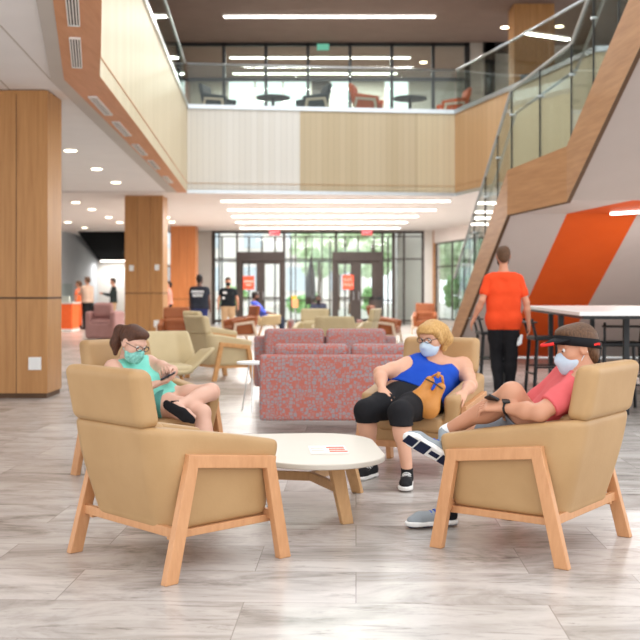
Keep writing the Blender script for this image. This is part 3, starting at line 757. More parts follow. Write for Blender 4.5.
# ================================================================= FURNITURE
def rb(X, Y, Z, c, h, r):
    qx, qy, qz = np.abs(X-c[0])-h[0]+r, np.abs(Y-c[1])-h[1]+r, np.abs(Z-c[2])-h[2]+r
    return np.sqrt(np.maximum(qx,0)**2+np.maximum(qy,0)**2+np.maximum(qz,0)**2)+np.minimum(np.maximum(np.maximum(qx,qy),qz),0)-r
def tub_fn(X, Y, Z):
    ztop = .665-.115*np.clip((X+.38)/.71, 0, 1)**1.25
    hw = .358-.035*np.clip((.5-Z)/.3, 0, 1)
    xr = -.395+.10*np.clip((.66-Z)/.42, 0, 1)**1.3
    xf = .345-.055*np.clip((.55-Z)/.32, 0, 1)
    xc, hx = (xr+xf)/2, (xf-xr)/2
    r = np.where(X < xc, .13, .05)
    qx, qy = np.abs(X-xc)-hx+r, np.abs(Y)-hw+r
    d = np.sqrt(np.maximum(qx,0)**2+np.maximum(qy,0)**2)+np.minimum(np.maximum(qx,qy),0)-r
    d = smax(d, Z-ztop, .035); d = smax(d, .198-Z, .045)
    cav = rb(X, Y, Z, (.30,0,.80), (.50,.245,.44), .07)
    return smax(d, -cav, .035)
def lounge(mat, leg, name, label, cat='armchair', vox=.012):
    t = empty(name, (0,0,0), 0, label, cat)
    sdf_fn('body', tub_fn, (-.45,-.40,.16), (.40,.40,.70), vox, mat, t)
    sdf_fn('seat_cushion', lambda X,Y,Z: smax(rb(X,Y,Z,(.07,0,.355),(.265,.237,.055),.035), Z-(.405+.02*np.clip(1-(np.abs(Y)/.24)**2,0,1)), .03), (-.24,-.28,.28), (.38,.28,.46), vox, mat, t)
    sh = lambda Z: -.30-.10*(Z-.42)/.5
    sdf_fn('backrest', lambda X,Y,Z: rb(X-sh(Z)*1+.0, Y, Z, (.06,0,.52), (.06,.238,.16), .05), (-.40,-.28,.34), (-.14,.28,.72), vox, mat, t)
    sdf_fn('headrest', lambda X,Y,Z: rb(X-sh(Z), Y, Z, (-.002,0,.785), (.058,.288,.130), .042), (-.50,-.34,.63), (-.25,.34,.95), vox, mat, t)
    for s in (-1, 1):   # seam along the arm top
        bm = new(); tube(bm, [(x, s*.296, .657-.115*max(0,(x+.38)/.71)**1.25-(.0 if x < .3 else .012)) for x in [-.26+.56*k/10 for k in range(11)]], .0035, 5)
        obj('arm_seam', bm, mat, t, smooth=True)
        rt, ft, rf, ff = V((-.20,s*.372,.515)), V((.245,s*.372,.455)), V((-.33,s*.385,0)), V((.325,s*.385,0))
        def leg_(a, b):
            bm = new(); w, th = .034, .019
            lo = [a+V((dx*w,dy*th,0)) for dx, dy in ((-1,-1),(1,-1),(1,1),(-1,1))]
            w2 = .030
            hi = [b+V((dx*w2,dy*th,0)) for dx, dy in ((-1,-1),(1,-1),(1,1),(-1,1))]
            loft(bm, lo, hi); obj('leg', bm, leg, t, bevel=.004)
        leg_(rf, rt); leg_(ff, ft)
        bm = new(); bar(bm, rt+V((-.03,0,.0)), ft+V((.03,0,0)), .038, .058, V((0,1,0)).cross(ft-rt).normalized() if False else V((0,0,1)))
        obj('arm_rail', bm, leg, t, bevel=.004)
        bm = new(); bar(bm, (-.285,s*.315,.188), (.30,s*.315,.184), .026, .034); obj('stretcher', bm, leg, t, bevel=.003)
    for x in (-.275, .285):
        bm = new(); bar(bm, (x,-.37,.205), (x,.37,.205), .026, .044); obj('stretcher', bm, leg, t, bevel=.003)
    bm = new(); box(bm, (0,0,.20), (.5,.56,.03)); obj('seat_base', bm, leg, t)
    return t
M['khaki_leg'] = wood('pale_beech', (214,160,104), (194,140,86), .45, (5,5,5), 4)
M['ash'] = wood('whitish_ash', (222,202,180), (206,184,160), .45, (5,5,5), 4)
M['charcoal'] = plain('charcoal_upholstery', (62,66,68), .7, 0, .3, 4); M['rust'] = plain('rust_upholstery', (206,96,48), .6, 0, .3, 5)
tanp = lounge(M['tan'], M['wood_leg'], 'lounge_chair', '', vox=.009)
khp = lounge(M['khaki'], M['khaki_leg'], 'lounge_chair', ''); brp = lounge(M['brown'], M['ash'], 'lounge_chair', '')
chp = lounge(M['charcoal'], M['ash'], 'lounge_chair', ''); rup = lounge(M['rust'], M['ash'], 'lounge_chair', '')
for o in (tanp, khp, brp, chp, rup): o['category'] = 'armchair'

# ---- front group
place(tanp, False, (-.675,4.905,0), (.72,.70), 'empty tan armchair with beech legs in front left of the white coffee table')
place(tanp, True, (1.064,5.158,0), (-.80,.60), 'tan armchair in front right holding man in pink shirt and visor')
place(tanp, True, (.74,7.3,0), (-.42,-.91), 'tan armchair holding blonde woman in blue tank top')
place(tanp, True, (-1.17,7.11,0), (.75,-.66), 'tan armchair holding young woman in mint top with phone')
# ---- khaki and brown chairs behind
def at(px, Y): return ((px-320)*Y/FPX, Y, 0)
place(khp, False, at(220,14.9), (.80,.60), 'khaki armchair left of the patterned sofas with beech frame toward us')
place(khp, True, at(212,18.4), (.80,.55), 'khaki armchair just behind another khaki one, mostly hidden')
place(khp, True, at(312,20.5), (-.15,-1), 'khaki armchair facing us behind the two patterned sofas')
place(khp, True, at(357,21.0), (-.92,.3), 'khaki armchair turned left beside a brown armchair with pale frame')
place(brp, False, at(175,22.5), (.05,-1), 'brown armchair facing us in front of the reddish back pillar')
place(brp, True, at(240,25.5), (-.9,-.4), 'brown armchair turned left with pale frame behind the khaki chairs')
place(brp, True, at(386,25.5), (.92,-.25), 'brown armchair facing right with pale frame before the right-hand doors')
place(brp, True, at(425,30.5), (-.12,-1), 'brown armchair facing us above the blonde woman, near the side windows')
# ---- upstairs chairs
u = 5.5
def atu(px, Y): return ((px-320)*Y/FPX, Y, u)
place(chp, False, atu(219,25.6), (.9,-.3), 'dark grey armchair at left end of upper floor behind the glass')
place(chp, True, atu(312,25.6), (-.9,-.3), 'dark grey armchair turned left upstairs beside rust armchair')
place(rup, False, atu(368,25.6), (.93,-.25), 'rust orange armchair facing right upstairs behind the glass railing')
place(rup, True, atu(452,26.2), (-.9,-.1), 'rust orange armchair facing left at upper right near the railing corner')
place(chp, True, ((531-320)*24.0/FPX,24.0,u), (-.3,-1), 'dark grey armchair upstairs on the right before the upper wooden pillar')
def low_table(px, Y, r, label):
    p = V(atu(px, Y)); t = empty('round_table', p, 0, label, 'table')
    bm = new(); disc(bm, p+V((0,0,.50)), r, .035, 28); obj('tabletop', bm, M['charcoal'], t, bevel=.006)
    bm = new(); tube(bm, [p+V((0,0,.02)), p+V((0,0,.5))], .04); obj('pedestal', bm, M['black'], t)
    bm = new(); disc(bm, p-V((0,0,.045)), r*.6, .03); obj('foot', bm, M['black'], t)
low_table(273, 25.3, .42, 'round dark low table upstairs between two dark grey armchairs')
low_table(410, 25.4, .42, 'round dark low table upstairs between two rust armchairs')

# ---- shell chair with flared arms
def shell_pts(W=.42, n=22, m=12):
    pts = []
    for i in range(n+1):
        s = -1+2*i/n; row = []
        for j in range(m+1):
            v = j/m; a = abs(s)
            # v 0 seat front, .45 seat back corner, 1 top
            if v < .45: q = v/.45; x, z = .33-.60*q, .41-.05*math.sin(q*math.pi*.5)
            else: q = (v-.45)/.55; x, z = -.27-.15*q, .36+.44*q
            # sweep the sides up into arms
            lift = max(0, (a-.62)/.38)
            zarm = .36+.27*lift**1.0 if v < .45 else None
            if v < .45: z = z+lift**1.2*(.25); y = s*W*(.72+.28*lift)
            else: y = s*W*(.86+.24*math.sin(min(1,(1-q))*math.pi/2)*.5); x = x+.16*lift*(1-q*.6)
            if v < .45: y += math.copysign(.05*lift, s)
            row.append(V((x, y, z)))
        pts.append(row)
    return pts
def shell_chair(mat, leg, label):
    t = empty('shell_chair', (0,0,0), 0, label, 'armchair'); pts = shell_pts(); n, m = len(pts)-1, len(pts[0])-1
    bm = new(); vs = [[bm.verts.new(p) for p in r] for r in pts]
    for i in range(n):
        for j in range(m): bm.faces.new((vs[i][j],vs[i+1][j],vs[i+1][j+1],vs[i][j+1]))
    o = obj('shell', bm, mat, t, smooth=True)
    s = o.modifiers.new('s','SOLIDIFY'); s.thickness = .05; s.offset = 0; ss = o.modifiers.new('ss','SUBSURF'); ss.levels = 1; ss.render_levels = 1
    sdf_fn('seat_cushion', lambda X,Y,Z: rb(X,Y,Z,(.04,0,.43),(.27,.25,.045),.04), (-.28,-.3,.36), (.36,.3,.5), .014, mat, t)
    for x, y in ((.22,.2),(.22,-.2),(-.22,.2),(-.22,-.2)):
        bm = new(); tube(bm, [(x*.7,y*.7,.37),(x*1.25,y*1.3,0)], [.018,.012]); obj('leg', bm, leg, t, smooth=True)
    return t
sp = shell_chair(M['khaki'], M['khaki_leg'], '')
place(sp, False, (-1.66,10.9,0), (.38,-.92), 'cream shell armchair with flared arms right behind the young woman with phone', scale=1.03)
place(sp, True, at(268,27.8), (.96,.1), 'cream shell armchair holding person in blue shirt near left-hand doors')
place(sp, True, at(337,19.6), (.15,.98), 'low cream shell armchair seen from behind between two khaki armchairs')
# ---- mauve tub chair at far left with a cushion
def tubchair(p, rz, label):
    t = empty('tub_chair', p, rz, label, 'armchair')
    def f(X,Y,Z):
        d = rb(X,Y,Z,(0,0,.38),(.38,.42,.36),.07); return smax(d, -rb(X,Y,Z,(.2,0,.75),(.42,.27,.33),.06), .03)
    sdf_fn('body', f, (-.45,-.5,0), (.45,.5,.8), .02, M['pink'], t)
    sdf_fn('seat_cushion', lambda X,Y,Z: rb(X,Y,Z,(.08,0,.45),(.29,.26,.07),.05), (-.25,-.3,.35), (.4,.3,.55), .02, M['pink'], t)
    for x in (-.3,.3):
        for y in (-.33,.33): bm = new(); tube(bm, [(x,y,0),(x,y,.05)], .02); obj('leg', bm, M['black'], t, local=True)
    return t
tubchair(V(at(105,27.5)), math.radians(-100), 'dusty mauve tub armchair at far left near the queue of people')
c = V(at(104,27.5))+V((0,-.05,.72)); cu = empty('cushion', c, 0, 'pale mauve cushion propped on the tub armchair at far left', 'cushion')
sdf_fn('cover', lambda X,Y,Z: rb(X,Y,Z,(0,0,.05),(.26,.1,.2),.09), (-.3,-.15,-.2), (.3,.15,.3), .02, M['pink'], cu)

# ---- patterned sofas
def sofa(label, loc, rz):
    t = empty('sofa', loc, rz, label, 'sofa'); m = M['sofa']   # faces +y locally, back at y=-.4
    W = .80
    def f(X,Y,Z): return rb(X,Y,Z,(0,-.36,.405),(W,.075,.29),.022)
    sdf_fn('backrest', f, (-W-.03,-.46,.09), (W+.03,-.26,.72), .014, m, t)
    for s in (-1, 1):
        bm = new(); box(bm, (s*(W-.05), .02, .36), (.10,.68,.44), bev=.02); obj('arm', bm, m, t, smooth=False)
        bm = new(); box(bm, (s*(W+.018), .04, .345), (.03,.62,.41), bev=.006); o = obj('arm_panel', bm, M['wood_table'], t)
    bm = new(); box(bm, (0,.04,.24), (2*W-.2,.70,.16), bev=.02); obj('seat_frame', bm, m, t)
    for s in (-1, 1):
        sdf_fn('seat_cushion', lambda X,Y,Z: rb(X,Y,Z,(s*.345,.06,.385),(.34,.33,.075),.04), (-.75,-.32,.28), (.75,.45,.5), .014, m, t)
        bmx = sdf_fn('back_cushion', lambda X,Y,Z: rb(X,Y+(Z-.6)*.12,Z,(s*.345,-.215,.60),(.335,.085,.185),.05), (-.75,-.35,.38), (.75,-.05,.82), .014, m, t)
    bm = new(); box(bm, (0,0,.10), (2*W-.04,.76,.03)); obj('base_rail', bm, M['black'], t)
    for x in (-W+.03, W-.03):
        for y in (-.37,.37): bm = new(); box(bm, (x,y,.05), (.022,.022,.10)); obj('leg', bm, M['black'], t)
    return t
# near sofa turns its back to us; far one faces us
sofa('red and grey patterned sofa with its back to us behind the coffee table', (.265,9.50,0), 0)
s2 = sofa('red and grey patterned sofa facing us, behind the nearer one', (.06,12.0,0), math.pi)
s2.scale = (1.06,1,1.04)
# ---- small white side table with wire frame
p = V((-.70,10.75,0)); t = empty('side_table', p, 0, 'small white side table with thin metal legs left of the sofas', 'table')
bm = new(); disc(bm, p+V((0,0,.50)), .17, .025, 28); obj('tabletop', bm, M['white_gloss'], t, bevel=.005)
for k in range(3):
    a = k*2.094+.5; bm = new(); tube(bm, [p+V((math.cos(a)*.05,math.sin(a)*.05,.5)), p+V((math.cos(a)*.14,math.sin(a)*.14,0))], .005, 6); obj('leg', bm, M['chrome'], t)

# ---- coffee table: rounded triangle
tt = empty('coffee_table', (-.1,5.9,0), 0, 'white rounded triangular coffee table on splayed beech legs between the armchairs', 'coffee table')
cor = [V((-.0,5.63,0)), V((-.02,6.13,0)), V((-.66,6.05,0))]; rad = [.355,.34,.34]
def hull_round(cs, rs, n=20):
    pts = []
    for c, r in zip(cs, rs):
        for k in range(n*2): a = 2*math.pi*k/(n*2); pts.append((c.x+r*math.cos(a), c.y+r*math.sin(a)))
    pts = sorted(set(pts)); 
    def half(ps):
        h = []
        for q in ps:
            while len(h) > 1 and (h[-1][0]-h[-2][0])*(q[1]-h[-2][1])-(h[-1][1]-h[-2][1])*(q[0]-h[-2][0]) <= 0: h.pop()
            h.append(q)
        return h
    return half(pts)[:-1]+half(pts[::-1])[:-1]
hp = hull_round(cor, rad); M['table_top'] = plain('cream_laminate', (204,194,180), .4, 0, .5, 1, 3)
bm = new(); slab(bm, hp, .335, .365); obj('tabletop', bm, M['table_top'], tt, bevel=.006)
node = V((-.05,5.93,.19))
for foot, top in ((V((.145,5.56,0)),V((.08,5.52,.335))), (V((.235,6.42,0)),V((.15,6.30,.335))), (V((-.80,6.08,0)),V((-.68,6.05,.335)))):
    bm = new(); hd = V((foot.x-node.x, foot.y-node.y, 0)).normalized(); sd = V((-hd.y,hd.x,0))
    ring = lambda p, w, h: [p+sd*w*a+hd*h*b for a, b in ((-1,-1),(1,-1),(1,1),(-1,1))]
    loft(bm, ring(foot,.034,.018), ring(top,.042,.02)); obj('leg', bm, M['wood_table'], tt, bevel=.004)
    e = foot.lerp(top,.55); bm = new(); bar(bm, node, V((e.x,e.y,.19)), .03, .05); obj('stretcher', bm, M['wood_table'], tt, bevel=.003)
# printed notice on the table
q = V((.045,5.77,.3665)); t = empty('table_notice', q, math.radians(4), 'white paper notice with red print lying on the coffee table', 'notice')
M['paper'] = plain('white_paper', (244,238,232), .6, 0, .3, 1); M['red_print'] = plain('red_print', (226,110,88), .6, 0, .3, 8, 30); M['pink_print'] = plain('pale_pink_print', (240,206,196), .6, 0, .3, 4)
bm = new(); box(bm, (0,0,.0006), (.21,.29,.001)); obj('sheet', bm, M['paper'], t, local=True)
for k in range(3): bm = new(); box(bm, (.045+.004*k,.072-.072*k,.0018), (.10-.012*(k%2),.044,.001)); obj('print_block', bm, M['red_print'], t, local=True)
for k in range(2): bm = new(); box(bm, (-.06,.05-.09*k,.0018), (.07,.04,.001)); obj('print_block', bm, M['pink_print'], t, local=True)

# ---- bar table
tt = empty('high_table', (3.3,11.8,0), 0, 'white topped high table with black legs under the stair', 'table')
poly = [(2.47,9.8),(3.04,9.8),(5.0,10.35),(5.2,14.2),(2.86,14.5)]
bm = new(); slab(bm, poly, 1.022, 1.06); obj('tabletop', bm, M['white_gloss'], tt, bevel=.004)
bm = new(); slab(bm, [(2.52,9.86),(3.03,9.86),(4.92,10.4),(5.1,14.1),(2.9,14.4)], .99, 1.02); obj('frame', bm, M['black'], tt)
for x, y in ((2.62,11.2),(2.98,13.3),(3.12,10.5),(3.7,14.0),(4.6,11.0)):
    bm = new(); box(bm, (x,y,.5), (.055,.055,1.0)); obj('leg', bm, M['black'], tt)
bm = new(); bar(bm, (2.62,11.2,.3), (2.98,13.3,.3), .04, .04); obj('foot_rail', bm, M['black'], tt)
# ---- bar stools
def stool(label):
    t = empty('bar_stool', (0,0,0), 0, label, 'bar stool')
    bm = new(); box(bm, (0,0,.70), (.40,.42,.045), bev=.018); obj('seat', bm, M['black'], t)
    feet = [(.21,.21),(.21,-.21),(-.21,.21),(-.21,-.21)]
    for x, y in feet:
        back = x < 0
        bm = new(); bar(bm, (x,y,0), (x*.78,y*.86,.70), .026, .034); obj('leg', bm, M['black'], t)
    for s in (-1,1): bm = new(); bar(bm, (-.17,s*.18,.69), (-.235,s*.19,.93), .026, .028); obj('back_post', bm, M['black'], t)
    bm = new(); bar(bm, (-.232,-.21,.89), (-.232,.21,.89), .022, .13, V((1,0,0))); 
    obj('backrest', bm, M['bronze'], t, bevel=.008)
    for a, b in (((.20,-.2,.28),(.20,.2,.28)),((-.2,-.2,.28),(-.2,.2,.28)),((-.2,.2,.36),(.2,.2,.36)),((-.2,-.2,.36),(.2,-.2,.36))):
        bm = new(); bar(bm, a, b, .02, .02); obj('stretcher', bm, M['black'], t)
    return t
spx = stool('')
place(spx, False, (3.18,10.95,0), (.1,1), 'black bar stool at near end of the high table behind the visor man')
place(spx, True, (2.72,12.35,0), (1,.05), 'black bar stool right of man in orange shirt')
place(spx, True, (2.33,13.9,0), (1,.05), 'black bar stool behind legs of the man in orange shirt')
place(spx, True, (3.9,10.6,0), (.15,1), 'black bar stool at right edge of the photo under the high table')

# ---- far left: counter
p = V(((66-320)*33/FPX,33,0)); t = empty('service_counter', p, 0, 'bright orange service counter at far left beyond the front pillar', 'counter')
M['counter_orange'] = plain('counter_orange', (255,110,50), .5, 0, .4, 5)
bm = new(); box(bm, p+V((0,0,.48)), (.62,1.0,.80)); obj('front_panel', bm, M['counter_orange'], t)
bm = new(); box(bm, p+V((0,0,.90)), (.70,1.1,.04)); obj('countertop', bm, M['white_gloss'], t)
bm = new(); box(bm, p+V((0,0,.04)), (.64,1.02,.08)); obj('plinth', bm, M['white_gloss'], t)
p2 = p+V((-.05,0,.92)); t = empty('sneeze_screen', p2, 0, 'clear screen and white box standing on the orange counter', 'screen')
bm = new(); box(bm, p2+V((0,0,.3)), (.5,.012,.6)); obj('screen_pane', bm, M['guard_glass'], t)
bm = new(); box(bm, p2+V((0,.1,.1)), (.3,.2,.2), bev=.01); obj('white_box', bm, M['white_gloss'], t)
t = empty('door_4', (-9.98,37.5,0)); t['kind'] = 'structure'
bm = new(); box(bm, (-9.97,37.6,1.25), (.06,1.5,2.5)); o = obj('door_frame', bm, M['white_gloss'], t); o['kind'] = 'structure'
# ---- posters on the doors and freestanding sign
M['poster'] = plain('orange_red_poster', (240,92,62), .5, 0, .4, 4); M['ptext'] = plain('pale_poster_text', (252,206,190), .5); M['yellow'] = plain('yellow_sign', (250,186,40), .5); M['peach'] = plain('peach_sign', (250,160,110), .5)
def poster(px0, px1, py0, py1, Y, label, lines):
    c = P((px0+px1)/2, (py0+py1)/2, Y); w, h = (px1-px0)*Y/FPX, (py1-py0)*Y/FPX
    t = empty('poster', c, 0, label, 'poster'); bm = new(); box(bm, c, (w,.01,h)); obj('sheet', bm, M['poster'], t)
    for zz, ww, hh in lines:
        bm = new(); box(bm, c+V((0,-.007,zz*h)), (ww*w,.004,hh*h)); obj('text_line', bm, M['ptext'], t)
poster(243,254.2,276,289.5, YB-.2, 'orange red notice on the glass of the left-hand entrance door', ((.10,.84,.11),(-.16,.5,.09)))
t = poster(342.4,353.6,275,289.5, YB-.2, 'orange red notice on the glass of the right-hand entrance door', ())
tt = [o for o in bpy.data.objects if o.get('label','').endswith('right-hand entrance door')][0]
for s, dz in (('EXIT',.09),('ONLY',-.10)): text(s, .15, M['ptext'], tt, P(348,282.2,YB-.215)+V((0,0,dz)))
p = P(296.5,303,37); t = empty('floor_sign', V((p.x,37,0)), 0, 'yellow and peach sign on thin stand between the entrance doors', 'sign')
bm = new(); box(bm, P(294,297.5,37), (.16,.02,.12)); obj('yellow_panel', bm, M['yellow'], t)
bm = new(); box(bm, P(295,303.5,37), (.22,.02,.28)); obj('peach_panel', bm, M['peach'], t)
bm = new(); tube(bm, [V((p.x-.05,37.02,0)), P(295,298,37.02)], .015, 6); obj('stand', bm, M['chrome'], t)
bm = new(); disc(bm, V((p.x-.05,37.02,0)), .16, .02); obj('foot', bm, M['black'], t)
c = V(at(376,38.6)); t = empty('litter_bin', c, 0, 'dark rounded bin beside the right-hand entrance doors', 'bin')
bm = new(); disc(bm, c, .28, .95, 20); obj('bin_body', bm, M['bronze'], t); bm = new(); disc(bm, c+V((0,0,.95)), .24, .12, 20); obj('lid', bm, M['black'], t)
# ================================================================= PEOPLE
def npv(v): return np.array(v, float)
def unit(v): v = npv(v); return v/np.linalg.norm(v)
SK = {}
def skin(rgb):
    if rgb not in SK:
        m = plain('skin_%d' % len(SK), rgb, .5, 0, .4, 3, 6)
        b = m.node_tree.nodes['Principled BSDF']; b.inputs['Subsurface Weight'].default_value = .03; b.inputs['Subsurface Radius'].default_value = (.02,.008,.004); b.inputs['Subsurface Scale'].default_value = .3
        SK[rgb] = m
    return SK[rgb]
def cloth(name, rgb, rough=.85): 
    if name not in M: M[name] = plain(name, rgb, rough, 0, .25, 4, 12, .15)
    return M[name]
def hair_mat(name, a, b):
    if name not in M:
        m = M[name] = wood(name, a, b, .5, (9,9,2.0), 16)
        n = [x for x in m.node_tree.nodes if x.type == 'TEX_NOISE'][0]; bp = nd(m, 'ShaderNodeBump'); bp.inputs['Strength'].default_value = .9; bp.inputs['Distance'].default_value = .008
        lk(m, n, 'Fac', bp, 'Height'); lk(m, bp, 'Normal', m.node_tree.nodes['Principled BSDF'], 'Normal')
    return M[name]

def add_head(S, hc, F, U, fat=1.0, s=1.0):
    """hc = centre of the head; F face direction, U crown direction"""
    F = unit(F); U = unit(npv(U)-F*np.dot(npv(U),F)); R = np.cross(F, U)
    B = np.stack([R, F, U], 1)
    L = lambda r, f, u: npv(hc)+(R*r+F*f+U*u)*s
    S.ell(L(0,-.012,.022), (.076*s,.094*s,.090*s), B, .0, 'head')
    S.ell(L(0,.022,-.038), (.060*s*fat,.068*s,.074*s), B, .04, 'head')
    S.ell(L(0,.050,-.088), (.030*s*fat,.030*s,.024*s), B, .035, 'head')
    for sg in (-1,1):
        S.ell(L(sg*.040,.052,-.030), (.026*s,.024*s,.026*s), B, .025, 'head')
        S.ell(L(sg*.031,.088,.006), (.016*s,.014*s,.010*s), B, .012, 'head', sub=True)
        S.cone(L(sg*.012,.078,.026), L(sg*.046,.066,.026), .009*s, .007*s, .014, 'head')
    S.cone(L(0,.082,.012), L(0,.101,-.026), .008*s, .0115*s, .012, 'nose')
    S.ell(L(0,.099,-.028), (.017*s,.012*s,.010*s), B, .010, 'nose')
    S.ell(L(0,.082,-.056), (.024*s,.012*s,.007*s), B, .006, 'nose')
    S.ell(L(0,.080,-.067), (.020*s,.012*s,.007*s), B, .006, 'nose')
    for sg in (-1,1):
        S.ell(L(sg*.078,-.006,-.004), (.012*s,.020*s,.033*s), B, .008, 'ear')
        S.ell(L(sg*.090,.000,-.002), (.007*s,.010*s,.019*s), B, .005, 'ear', sub=True)
    return dict(L=L, R=R, F=F, U=U, B=B, s=s)

def add_hand(S, w, d, n, t, curl=(.35,.5,.4), thumb=.5, s=1.0, spread=.10, tag='hand'):
    """w wrist, d towards the fingers, n out of the palm, t towards the thumb side"""
    w, d = npv(w), unit(d); n = unit(npv(n)-d*np.dot(npv(n),d)); t = unit(npv(t)-d*np.dot(npv(t),d)-n*np.dot(npv(t),n))
    P_ = lambda a, b, c: w+(d*a+t*b+n*c)*s
    for b in (-.028,-.009,.010,.028):
        S.cone(P_(.012,b*.55,0), P_(.082-.006*abs(b)/.028,b,0), .0145*s, .0115*s, .014, tag)
    S.ell(P_(.035,.022,.008), (.026*s,.020*s,.015*s), np.stack([d,t,n],1), .012, tag)
    spec = ((.029,.070,.0088,spread),(.010,.080,.0092,spread*.3),(-.010,.074,.0088,-spread*.3),(-.029,.058,.0080,-spread))
    for b, ln, r, sp in spec:
        p = P_(.080,b,0); ang = 0; dd = unit(d+t*sp)
        for k, (fr, cu) in enumerate(zip((.46,.30,.24), curl)):
            ang += cu; v = dd*math.cos(ang)+n*math.sin(ang); q = p+v*ln*fr*s
            S.cone(p, q, (r-.0007*k)*s, (r-.0007*(k+1))*s, .004 if k == 0 else .003, tag); p = q
    p = P_(.022,.026,.006); a = .75-.35*thumb
    v1 = unit(d*math.cos(a)+t*math.sin(a)*1.0+n*.35*thumb); q = p+v1*.040*s; S.cone(p, q, .0125*s, .0105*s, .010, tag)
    v2 = unit(v1+d*.35+n*.35*thumb); q2 = q+v2*.030*s; S.cone(q, q2, .0102*s, .0090*s, .003, tag)
    v3 = unit(v2+d*.25+n*.3*thumb-t*.25*thumb); S.cone(q2, q2+v3*.022*s, .0090*s, .0075*s, .003, tag)
    return P_(.095, 0, .02)

def body(S, J, g):
    """g: radii. J: joints (world)"""
    A = {k: ([npv(x) for x in v] if isinstance(v, list) else npv(v)) for k, v in J.items() if not (isinstance(v, list) and v[0] is None and v[1] is None)}
    pel, ch, nk = A['pel'], A['chest'], A['neck']
    sl, sr = A['sh']; hl, hr = A['hip']
    lat = unit(sr-sl); up = unit(nk-pel); fw = unit(np.cross(up, lat)) * g.get('fsign', 1)
    T = g.get('torso', 1.0); D = g.get('deep', .72)
    hv = unit(hr-hl)
    S.cone(hl*.92+pel*.08, hr*.92+pel*.08, .100*T, .100*T, .05, 'pelvis')
    mid = pel*.5+ch*.5
    for s_, v in ((-1, hv),(1, hv)):
        S.cone(pel+v*s_*.065*T, mid+lat*s_*.062*T, .100*T*g.get('belly',1), .100*T*g.get('belly',1), .05, 'torso', flat=(fw, .9))
        S.cone(mid+lat*s_*.062*T, ch+lat*s_*.075*T, .100*T*g.get('belly',1), .098*T, .05, 'torso', flat=(fw, .88))
        S.cone(ch+lat*s_*.075*T, nk+lat*s_*.07-up*.075, .098*T, .066*T, .05, 'torso', flat=(fw, .85))
    S.cone(sl+lat*.02, nk-up*.03, .048*T, .045, .05, 'torso'); S.cone(sr-lat*.02, nk-up*.03, .048*T, .045, .05, 'torso')
    if g.get('bust'):
        for s_ in (-1,1): S.ell(ch+lat*s_*.075+fw*.085*T-up*.02, (.068,.068,.066), None, .045, 'torso')
    if g.get('tummy'): S.ell(mid+fw*.05-up*.03, (.15*T,.12*T,.12*T), None, .06, 'torso')
    S.cone(nk-up*.05, A['headbase'], .062*g.get('neckr',1), .052*g.get('neckr',1), .04, 'neck')
    a = g.get('arm', 1.0); l = g.get('leg', 1.0)
    for i in (0, 1):
        tg = 'lr'[i]
        s0, e0, w0 = A['sh'][i], A['el'][i], A['wr'][i]
        S.cone(s0, s0*.45+e0*.55, .052*a, .045*a, .05, 'uarm_'+tg); S.cone(s0*.45+e0*.55, e0, .045*a, .038*a, .02, 'uarm_'+tg)
        S.cone(e0, e0*.65+w0*.35, .037*a, .039*a, .02, 'farm_'+tg); S.cone(e0*.65+w0*.35, w0, .039*a, .0235*(a*.5+.5), .02, 'farm_'+tg)
        h0, k0, a0 = A['hip'][i], A['kn'][i], A['an'][i]
        S.cone(h0, h0*.5+k0*.5, .088*l, .074*l, .04, 'thigh_'+tg); S.cone(h0*.5+k0*.5, k0, .074*l, .056*l, .03, 'thigh_'+tg)
        sd = unit(a0-k0); back = npv(g.get('back', [(0,0,0),(0,0,0)])[i])
        S.cone(k0, a0, .053*l, .034*(l*.4+.6), .03, 'shin_'+tg); S.ell(k0*.68+a0*.32+back*.022, (.052*l,.052*l,.095), np.stack([unit(np.cross(sd,[.3,.5,.1])), unit(np.cross(sd, unit(np.cross(sd,[.3,.5,.1])))), sd],1), .03, 'shin_'+tg)
        if 'toe' in A and A['toe'][i] is not None:
            t0 = A['toe'][i]; S.cone(a0, a0*.35+t0*.65, .034, .027, .03, 'foot_'+tg, flat=None); S.cone(a0*.35+t0*.65, t0, .027, .020, .02, 'foot_'+tg)
    return A, fw, up, lat

